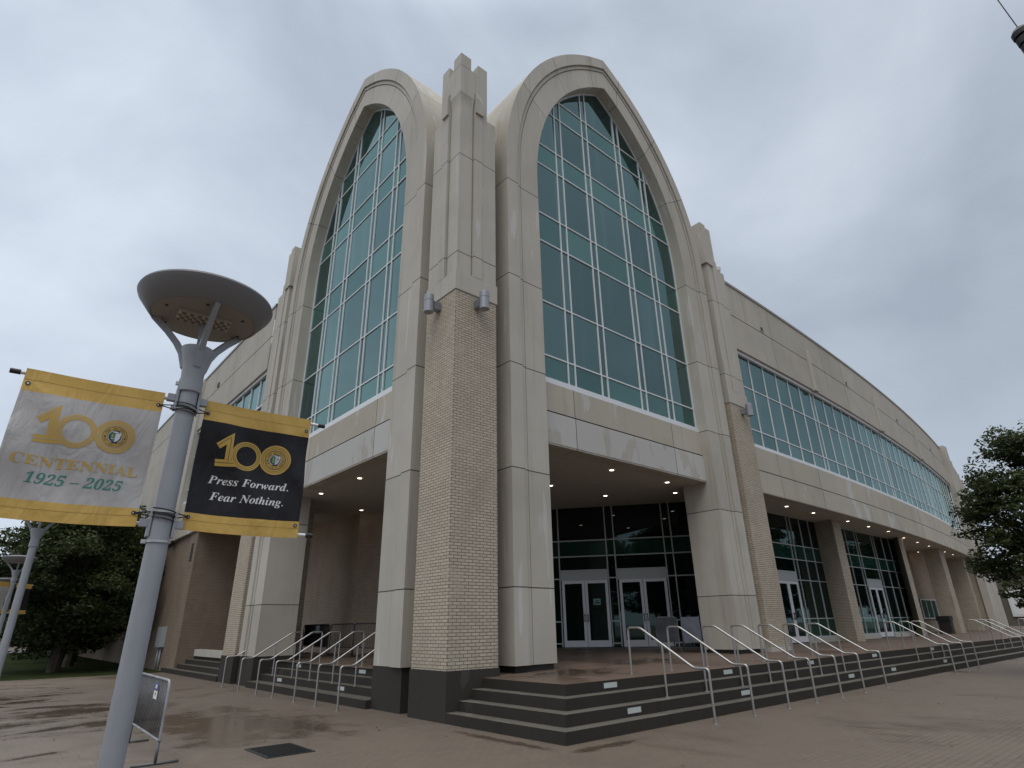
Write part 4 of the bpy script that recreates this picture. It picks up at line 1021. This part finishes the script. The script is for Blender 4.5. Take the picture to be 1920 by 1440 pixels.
        poly([sh(-0.016, 0.032), sh(-0.014, 0.027), sh(0.014, 0.027), sh(0.016, 0.032), sh(0, 0.036)], 4, 0.0048)
        for x, y, r_, mi_ in ((-0.015, 0.010, 0.005, 0), (-0.015, 0.0, 0.005, 0), (0.008, 0.014, 0.004, 2), (0.018, 0.008, 0.006, 3), (0.012, -0.004, 0.006, 2), (0.006, -0.016, 0.004, 3)):
            annulus(c2[0]+x/BW, c2[1]-y/BH, 0, r_, mi_, 0.0056, n=10)
        poly([sh(-0.022, -0.012), sh(-0.004, -0.012), sh(-0.004, -0.016), sh(-0.020, -0.016)], 4, 0.0056)
        # ring lettering
        def ring_text(s, a_mid, rad, h, top):
            n = len(s); step = h*0.92/rad
            for i, ch in enumerate(s):
                if ch == ' ': continue
                a = a_mid+((n-1)/2-i)*math.degrees(step)*(1 if top else -1)
                v, f = text_geo(ch)
                if not f: continue
                xm = (min(p[0] for p in v)+max(p[0] for p in v))/2
                geo = []
                for x, y in v:
                    x_, y_ = (x-xm)*h/0.69, (y-0.35)*h/0.69
                    if not top: x_, y_ = x_, y_
                    ar = R(a); er = (math.cos(ar), math.sin(ar)); et = (math.sin(ar), -math.cos(ar))
                    if not top: er_, et_ = (-er[0], -er[1]), (-et[0], -et[1])
                    else: er_, et_ = er, et
                    gx_ = rad*er[0]+er_[0]*y_+et_[0]*x_; gy_ = rad*er[1]+er_[1]*y_+et_[1]*x_
                    geo.append((c2[0]+gx_/BW, c2[1]-gy_/BH))
                lay(geo, f, 3, q, 0.0042)
        ring_text('LIANA UNIVERSITY', 90, 0.0555, 0.0125, True)
        ring_text('OF LOUISIANA', 270, 0.0555, 0.0125, False)
        for a in (188, -8): annulus(c2[0]+0.0555*math.cos(R(a))/BW, c2[1]-0.0555*math.sin(R(a))/BH, 0, 0.005, 3, 0.0044, n=8)
        for f in q.bm.faces: f.smooth = True
        bmesh.ops.recalc_face_normals(q.bm, faces=q.bm.faces)
        q.build('centenary_emblem', [GOLD, DARKINK if dark else GREYINK, GREENINK, DARKINK, WHITEINK], fab)
        # black ties from the inner grommets round the pole
        ui = 0.035 if side > 0 else 0.965
        for v in (0.105, 0.905):
            gpt = P(ui, v, 0.008)
            for s_, dz in ((1, 0.012), (0.6, -0.02)):
                k = MB(); pts_ = [gpt]
                for a in range(0, 9):
                    t_ = (20+140*a/8) if side > 0 else (160-140*a/8)
                    pts_.append(cp_+BT*(0.074*math.cos(R(t_)))+BN*(0.074*math.sin(R(t_)))+Vector((0, 0, gpt.z+dz+0.006*side*a/2)))
                k.tube(pts_, 0.0042, 6); k.build('cable_tie', BLACK, o)
    return o
def banner_clamps():
    for z in (3.36, 3.175, 2.46, 2.27):
        q = MB(); q.lathe((PP[0], PP[1], z), [(0.066, -0.008), (0.0725, -0.007), (0.0725, 0.007), (0.066, 0.008)], 28, caps=False)
        q.obox((Vector(PP)+BT*-0.074).to_2d()[:], BT, BN, 0.02, 0.012, z-0.012, z+0.012); q.build('clamp_band', GALVL, lamp)
banner_clamps()
banner(-1, LP[:2], 'grey-white banner reading CENTENNIAL 1925 – 2025 left of the near pole', False)
banner(1, LP[:2], 'black banner reading Press Forward. Fear Nothing. right of the near pole', True)
b3 = banner(1, (-6.55, 14.6), 'small distant gold-edged black banner, on the right of the third lamp post', True, False); b3.rotation_euler = (0, 0, R(58))
b3 = banner(-1, (-6.55, 14.6), 'small distant gold-edged pale banner, on the left of the third lamp post', False, False); b3.rotation_euler = (0, 0, R(58))

# ------------------------------------------------------------------ crowd barriers, sign, bin, grate, box
def barrier(p0, p1, label, mats, cover=False, zb=0.0, sticker=False, lean=0.0):
    p0, p1 = Vector((*p0, zb)), Vector((*p1, zb)); t = (p1-p0).normalized(); L_ = (p1-p0).length; n = Vector((-t.y, t.x, 0))
    o = thing('crowd_barrier', label, 'barrier', p0, 'metal crowd barriers')
    P = lambda s, z, d=0: p0+t*s+n*(d+lean*z)+Vector((0, 0, z))
    q = MB(); q.tube([P(0, 0.30), P(0, 0.96), P(0.03, 1.04), P(0.10, 1.07), P(L_-0.10, 1.07), P(L_-0.03, 1.04), P(L_, 0.96), P(L_, 0.30), P(0, 0.30)], 0.019, 8, caps=False); q.build('frame', mats[0], o)
    k = int(L_/0.11)
    q = MB()
    for i in range(1, k): q.tube([P(i*L_/k, 0.31), P(i*L_/k, 1.06)], 0.0085, 6)
    q.build('bars', mats[1], o)
    for s in (0.02, L_-0.02):
        q = MB(); q.tube([P(s, 0.02), P(s, 0.32)], 0.021, 8); q.tube([P(s, 0.02, -0.30), P(s, 0.02, 0.30)], 0.016, 8); q.build('foot', mats[1], o)
    if cover:
        q = MB(); q.grid(14, 6, lambda i, j: P(L_*i/14, 0.32+0.74*j/6, -0.03+0.008*math.sin(i*1.3+j)), smooth=True); q.build('dark_cover', flat('dark_cloth', (0.018, 0.018, 0.02), 0.8) if 'dark_cloth' not in MATS else MATS['dark_cloth'], o)
    if sticker:
        q = MB(); c = sticker
        f0 = lambda a, b, z0, z1, d, mi: q.quad([P(a, z0, d), P(b, z0, d), P(b, z1, d), P(a, z1, d)], mi)
        f0(c-0.14, c+0.14, 0.78, 1.0, 0.024, 0); f0(c-0.14, c+0.14, 0.895, 1.0, 0.0255, 1); f0(c-0.06, c+0.07, 0.925, 0.98, 0.027, 0); f0(c-0.05, c+0.05, 0.85, 0.862, 0.0255, 2); f0(c-0.04, c+0.05, 0.83, 0.838, 0.0255, 2)
        q.build('notice', [WHITE, BLUE, DARKINK], o)
    return o
barrier((-4.85, 0.06), (-4.77, 2.45), 'grey galvanised crowd barrier standing behind the near lamp post', (GALVM, GALV), sticker=0.78)
DK = (flat('black_steel', (0.03, 0.03, 0.032), 0.5, 0.3), MATS['black_steel'] if 'black_steel' in MATS else None); DK = (MATS['black_steel'], MATS['black_steel'])
barrier((3.05, 7.6), (3.05, 10.0), 'black crowd barrier on the left terrace, behind the corner pillar side', DK, zb=0.84)
barrier((3.05, 10.05), (3.05, 11.9), 'black crowd barrier in the middle of the left terrace row', DK, zb=0.84)
b = barrier((3.0, 11.95), (3.0, 14.3), 'crowd barrier wrapped in dark cloth with a white notice, on the left terrace', DK, cover=True, zb=0.84)
q = MB(); q.quad([(2.955, 13.05, 1.60), (2.955, 12.70, 1.60), (2.955, 12.70, 1.88), (2.955, 13.05, 1.88)]); q.build('notice', flat('pale_notice', (0.32, 0.34, 0.42), 0.7), b)
barrier((2.7, 14.4), (2.5, 16.4), 'black crowd barrier farthest back on the left terrace', DK, zb=0.84)
b = barrier((10.35, 2.50), (10.95, 2.05), 'grey crowd barrier hung with a bluish sheet, near the entrance doors', (GALV, GALV), zb=0.87)
t_ = Vector((1.1, -0.8, 0)).normalized()
q = MB(); q.grid(12, 6, lambda i, j: (10.35+0.6*i/12-0.02+0.008*math.sin(i*2), 2.50-0.45*i/12-0.03+0.012*math.sin(i*2.2), 0.87+0.30+0.77*j/6), smooth=True); q.build('sheet', flat('slate_sheet', (0.04, 0.043, 0.052), 0.8, var=0.3), b)
o = thing('folding_sign', 'bluish grey folding sign board beside the right arch leg', 'sign', (11.2, 1.7, 0.86))
for s_ in (-1, 1):
    q = MB(); c = Vector((11.55, 1.95, 0)); t = Vector((0.62, -0.78, 0)).normalized(); n = Vector((-t.y, t.x, 0))*s_
    pt = lambda a, z: c+t*a+n*(0.28-0.24*(z-0.86)/1.1)+Vector((0, 0, z))
    q.quad([pt(-0.30, 1.16), pt(0.30, 1.16), pt(0.30, 1.94), pt(-0.30, 1.94)])
    q.build('board', SCREEN, o)
    for a in (-0.30, 0.30):
        q = MB(); q.tube([pt(a, 0.86), pt(a, 1.97)], 0.014, 6); q.build('leg', GALV, o)
o = thing('trash_bin', 'square dark waste bin on the terrace in front of the brick recess', 'bin', (42.3, 2.6, 0.84))
q = MB(); q.prism([(42.0, 2.25), (42.6, 2.25), (42.6, 2.95), (42.0, 2.95)], 0.82, 1.62); q.build('bin_body', flat('dark_brown_bin', (0.022, 0.017, 0.015), 0.6), o, bevel=0.03)
q = MB(); q.prism([(41.95, 2.2), (42.65, 2.2), (42.65, 3.0), (41.95, 3.0)], 1.62, 1.92); q.build('bin_lid', BLACK, o, bevel=0.05)
o = thing('drain_grate', 'black square drain grate set in the plaza paving', 'drain', (-3.18, -0.15, 0))
q = MB(); q.box(-3.54, -2.80, -0.64, 0.34, 0.003, 0.012); q.build('frame', DARKMETAL, o)
q = MB(); q.box(-3.50, -2.84, -0.60, 0.30, 0.012, 0.016)
for k in range(16): q.box(-3.48, -2.86, -0.585+k*0.055, -0.555+k*0.055, 0.016, 0.024, 1)
q.build('bars', [BLACK, flat('cast_iron', (0.02, 0.02, 0.022), 0.45, 0.4)], o)
o = thing('electrical_box', 'pale grey metal electrical box on the left brick wall', 'electrical box', (0.4, 25.7, 1.6))
q = MB(); q.box(0.18, 0.395, 25.2, 26.2, 1.05, 2.0); q.build('cabinet', flat('pale_grey_metal', (0.36, 0.38, 0.40), 0.5), o, bevel=0.02)
q = MB(); q.tube([(0.33, 25.95, 1.05), (0.33, 25.95, 0.0)], 0.05, 8); q.tube([(0.33, 25.45, 1.05), (0.33, 25.45, 0.0)], 0.05, 8); q.build('conduit', MATS['pale_grey_metal'], o)

# leaf litter blown over the paving
rl = random.Random(4); q = MB()
for k in range(240):
    x, y = rl.uniform(-7, 30), rl.uniform(-7.5, 6)
    if x > -0.2 and y > -3.4 or x > -0.4 and y > 1.5: continue
    a, L_ = rl.uniform(0, 6.28), rl.uniform(0.018, 0.045); c_, s_ = math.cos(a)*L_, math.sin(a)*L_; h = rl.uniform(0.006, 0.02)
    q.quad([(x-c_, y-s_, 0.005), (x+s_*0.4, y-c_*0.4, h), (x+c_, y+s_, 0.007), (x-s_*0.4, y+c_*0.4, 0.005)], rl.randint(0, 1))
tag(q.build('fallen_leaves', [flat('dead_leaf', (0.055, 0.036, 0.02), 0.8), flat('pale_leaf', (0.11, 0.085, 0.05), 0.8)]), kind='stuff')
# overhead wire with insulator, power lines
o = thing('hanging_insulator', 'black ribbed insulator hanging on a wire at the upper right corner', 'insulator', (2.60, -10.98, 9.6))
d = Vector((0.10, 0.02, -1)).normalized()
A0 = Vector((2.64, -11.02, 10.02)); 
q = MB()
ax = Vector((0.12, -0.10, -1)).normalized(); e1 = ax.orthogonal().normalized(); e2 = ax.cross(e1)
prof = [(0.02, 0), (0.05, 0.0), (0.05, 0.02), (0.09, 0.03), (0.125, 0.08), (0.125, 0.16), (0.06, 0.165), (0.06, 0.19), (0.115, 0.195), (0.115, 0.30), (0.05, 0.305), (0.05, 0.33), (0.11, 0.335), (0.11, 0.44), (0.02, 0.45)]
rings = [[q.bm.verts.new(A0+ax*z+(e1*math.cos(2*math.pi*k/24)+e2*math.sin(2*math.pi*k/24))*r) for k in range(24)] for r, z in prof]
for a, b in zip(rings, rings[1:]):
    for k in range(24): q.bm.faces.new((a[k], a[(k+1) % 24], b[(k+1) % 24], b[k]))
q.build('insulator_body', BLACK, o, recalc=True)
q = MB(); q.tube([A0+ax*0.01, A0+Vector((-0.02, 0.28, 3.2)), A0+Vector((-0.05, 0.9, 9.0))], 0.008, 6); q.build('wire', DARKMETAL, o)
o = thing('power_lines', 'two thin power lines crossing the sky at the far left', 'power line', (-40, 60, 11))
for z in (11.6, 10.4):
    q = MB(); q.tube([(-60, 58, z+1.5), (-30, 62, z+0.2), (-10, 66, z-0.3), (30, 72, z+1.0)], 0.03, 5); q.build('cable', DARKMETAL, o)

# ------------------------------------------------------------------ trees
def tree_mesh(seed, h, rad, trunk_h, nleaf, leaf, clump_n, matl, lean=0.0, droop=0.3, flatn=0.75, low=None, kmin=0.25):
    rnd = np.random.default_rng(seed); pr = random.Random(seed)
    # clumps: fill the crown's volume, denser towards its surface
    cl = []
    tries = 0
    while len(cl) < clump_n and tries < 20000:
        tries += 1
        p = Vector((pr.uniform(-1, 1), pr.uniform(-1, 1), pr.uniform(-1, 1)))
        rr = p.length
        if rr > 1 or rr < 0.35 and pr.random() < 0.6: continue
        zz_ = (trunk_h if low is None else low)+(h-(trunk_h if low is None else low))*(p.z*0.5+0.5)
        k = math.sin(math.pi*min(1, max(0.06, (zz_-(low or trunk_h)+0.5)/(h-(low or trunk_h)+0.5)))**0.75)
        k = max(k, kmin)
        c = Vector((p.x*rad*(0.55+0.6*k), p.y*rad*(0.55+0.6*k), zz_)); cl.append((c, pr.uniform(0.5, 1.15)*rad*0.24, pr.uniform(0, 1)))
    t = MB(); t.tube([(0, 0, -0.05), (0.05, 0.02, trunk_h*0.5), (0.02, 0.05, trunk_h*1.1), (0.1, 0, h*0.55), (0.05, 0.05, h*0.8)], 0.055*rad+0.10, 9, r2=0.03)
    for c, r_, _ in cl[::3]:
        z0 = trunk_h*0.9+pr.random()*max(0.1, (c.z-trunk_h)*0.5); t.tube([(0.04, 0.03, z0), (c.x*0.5, c.y*0.5, z0+(c.z-z0)*0.6), tuple(c)], 0.028*rad*0.6+0.01, 5, r2=0.008)
    per = max(4, nleaf//len(cl)); V = []; tone = []
    for c, r_, tn in cl:
        n = per
        dirs = rnd.normal(size=(n, 3)); dirs /= np.linalg.norm(dirs, axis=1)[:, None]
        rr = r_*(0.35+0.75*rnd.random((n, 1))**0.5)
        p = np.array(c)+dirs*rr*np.array([1.15, 1.15, flatn]); p[:, 2] -= droop*r_*(np.hypot(dirs[:, 0], dirs[:, 1]))**2
        a = rnd.normal(size=(n, 3)); a[:, 2] *= 0.6; a /= np.linalg.norm(a, axis=1)[:, None]
        b_ = np.cross(a, rnd.normal(size=(n, 3))); b_ /= np.linalg.norm(b_, axis=1)[:, None]
        s = leaf*(0.6+0.8*rnd.random((n, 1)))
        q = np.stack([p-a*s, p-b_*s*0.42, p+a*s, p+b_*s*0.42], 1); V.append(q)
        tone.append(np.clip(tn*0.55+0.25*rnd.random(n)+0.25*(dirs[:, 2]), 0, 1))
    V = np.concatenate(V); tone = np.concatenate(tone); n = len(V)
    me = bpy.data.meshes.new('crown'); me.vertices.add(n*4); me.vertices.foreach_set('co', V.reshape(-1))
    me.loops.add(n*4); me.loops.foreach_set('vertex_index', np.arange(n*4)); me.polygons.add(n)
    me.polygons.foreach_set('loop_start', np.arange(n)*4); me.polygons.foreach_set('loop_total', np.full(n, 4)); me.update(calc_edges=True)
    at = me.attributes.new('tone', 'FLOAT', 'FACE'); at.data.foreach_set('value', tone.astype(np.float32)); me.materials.append(matl)
    return t, me
def place_tree(seed, loc, label, group, *a, name='oak_tree', rz=0, **k):
    o = thing(name, label, 'tree', (0, 0, 0), group)
    t, me = tree_mesh(seed, *a, **k); t.build('trunk', BARK, o)
    c = bpy.data.objects.new('crown', me); COL.objects.link(c); c.parent = o
    o.location = loc; o.rotation_euler = (0, 0, rz); return o
T1 = place_tree(1, (-3.6, 28.6, 0), 'nearest dark oak of the row along the left wall, by the lawn edge', 'oaks along the left wall', 8.8, 3.7, 2.1, 50000, 0.105, 150, LEAF, low=1.0, kmin=0.5)
T2 = place_tree(2, (-2.4, 34.5, 0), 'second dark oak of the row along the left wall', 'oaks along the left wall', 10.5, 3.6, 2.2, 36000, 0.12, 120, LEAF, low=1.8)
lab = ['third', 'fourth', 'fifth', 'sixth', 'seventh']
for i, (x, y, s, rz) in enumerate([(-1.5, 41.5, 1.0, 40), (-1.4, 48.5, 1.02, 130), (-1.3, 55.5, 0.95, 220), (-1.6, 63, 1.05, 300), (-2.0, 71, 1.0, 20)]):
    o = copy_tree(T2 if i % 2 else T1); o.location = (x, y, 0); o.rotation_euler = (0, 0, R(rz)); o.scale = (s, s, s); o['label'] = f'{lab[i]} dark oak of the row along the left wall'
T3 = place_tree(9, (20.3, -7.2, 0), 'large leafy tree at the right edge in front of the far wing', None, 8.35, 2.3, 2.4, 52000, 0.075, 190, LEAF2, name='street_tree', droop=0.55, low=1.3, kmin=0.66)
for i, (x, y, s, l) in enumerate([(-17, 96, 1.0, 'distant tree across the street left of the lamp posts'), (-8.5, 104, 1.25, 'distant taller tree across the street behind the far lamp posts'), (-26, 110, 1.3, 'distant broad tree at the far left across the street'), (4, 108, 1.1, 'distant tree across the street behind the row of oaks')]):
    o = copy_tree(T2); o.location = (x, y, 0); o.scale = (s*1.1, s*1.1, s); o.rotation_euler = (0, 0, R(77*i)); o['label'] = l; o['group'] = 'distant trees across the street'

for i, (x, y, k_) in enumerate([(70, -34, 1.3), (84, -30, 1.5), (97, -36, 1.4), (110, -31, 1.6), (124, -36, 1.5), (138, -32, 1.7), (155, -38, 1.8), (-38, -20, 1.5), (-33, -31, 1.35), (-40, -40, 1.6), (-28, -42, 1.4), (-48, -30, 1.6)]):  # unseen trees, added so the entrance glass mirrors dark foliage
    o = copy_tree(T2); o.location = (x, y, 0); o.scale = (k_*1.25, k_*1.25, k_); o.rotation_euler = (0, 0, R(50*i)); o['group'] = 'unseen added trees across the plaza'
    o['label'] = 'large tree across the plaza, added out of view so the entrance glass reflects dark foliage'
# ------------------------------------------------------------------ far buildings
o = thing('far_building', 'low tan building across the street behind the oaks', 'building', (0, 118, 0))
q = MB(); q.box(-22, 24, 118, 130, 0, 3.6); q.build('wall', flat('tan_stucco', (0.34, 0.29, 0.21), 0.9, var=0.08), o)
q = MB(); q.box(-23, 25, 117.4, 130.6, 3.6, 3.95); q.build('roof', CAPST, o)
for x in (-18, -12, -6, 0, 6, 12, 18):
    q = MB(); q.box(x, x+2.2, 117.95, 118.05, 1.0, 2.6); q.build('window', GLASS_DK, o)
o = thing('annex_building', 'low olive brick annex with a large white window beyond the right tree', 'building', (82, 0, 0))
q = MB(); q.box(82, 96, -14, 7.5, 0, 6.5); q.build('wall', brick('olive_brick', (0.17, 0.155, 0.125), (0.14, 0.13, 0.10), (0.11, 0.10, 0.085)), o)
q = MB(); q.box(81.7, 96.3, -14.3, 7.8, 6.5, 6.8); q.build('roof', CAPST, o)
q = MB(); q.box(81.85, 82.0, -4.6, 6.4, 1.85, 4.9); w = q.build('window', flat('white_frame', (0.75, 0.75, 0.74), 0.5), o)
q = MB(); q.box(81.83, 81.86, -4.4, 6.2, 2.05, 4.7); q.build('sky_pane', flat('reflected_sky_white', (0.78, 0.78, 0.78), 0.6), w)  # white pane colour stands in for sky reflected in the window
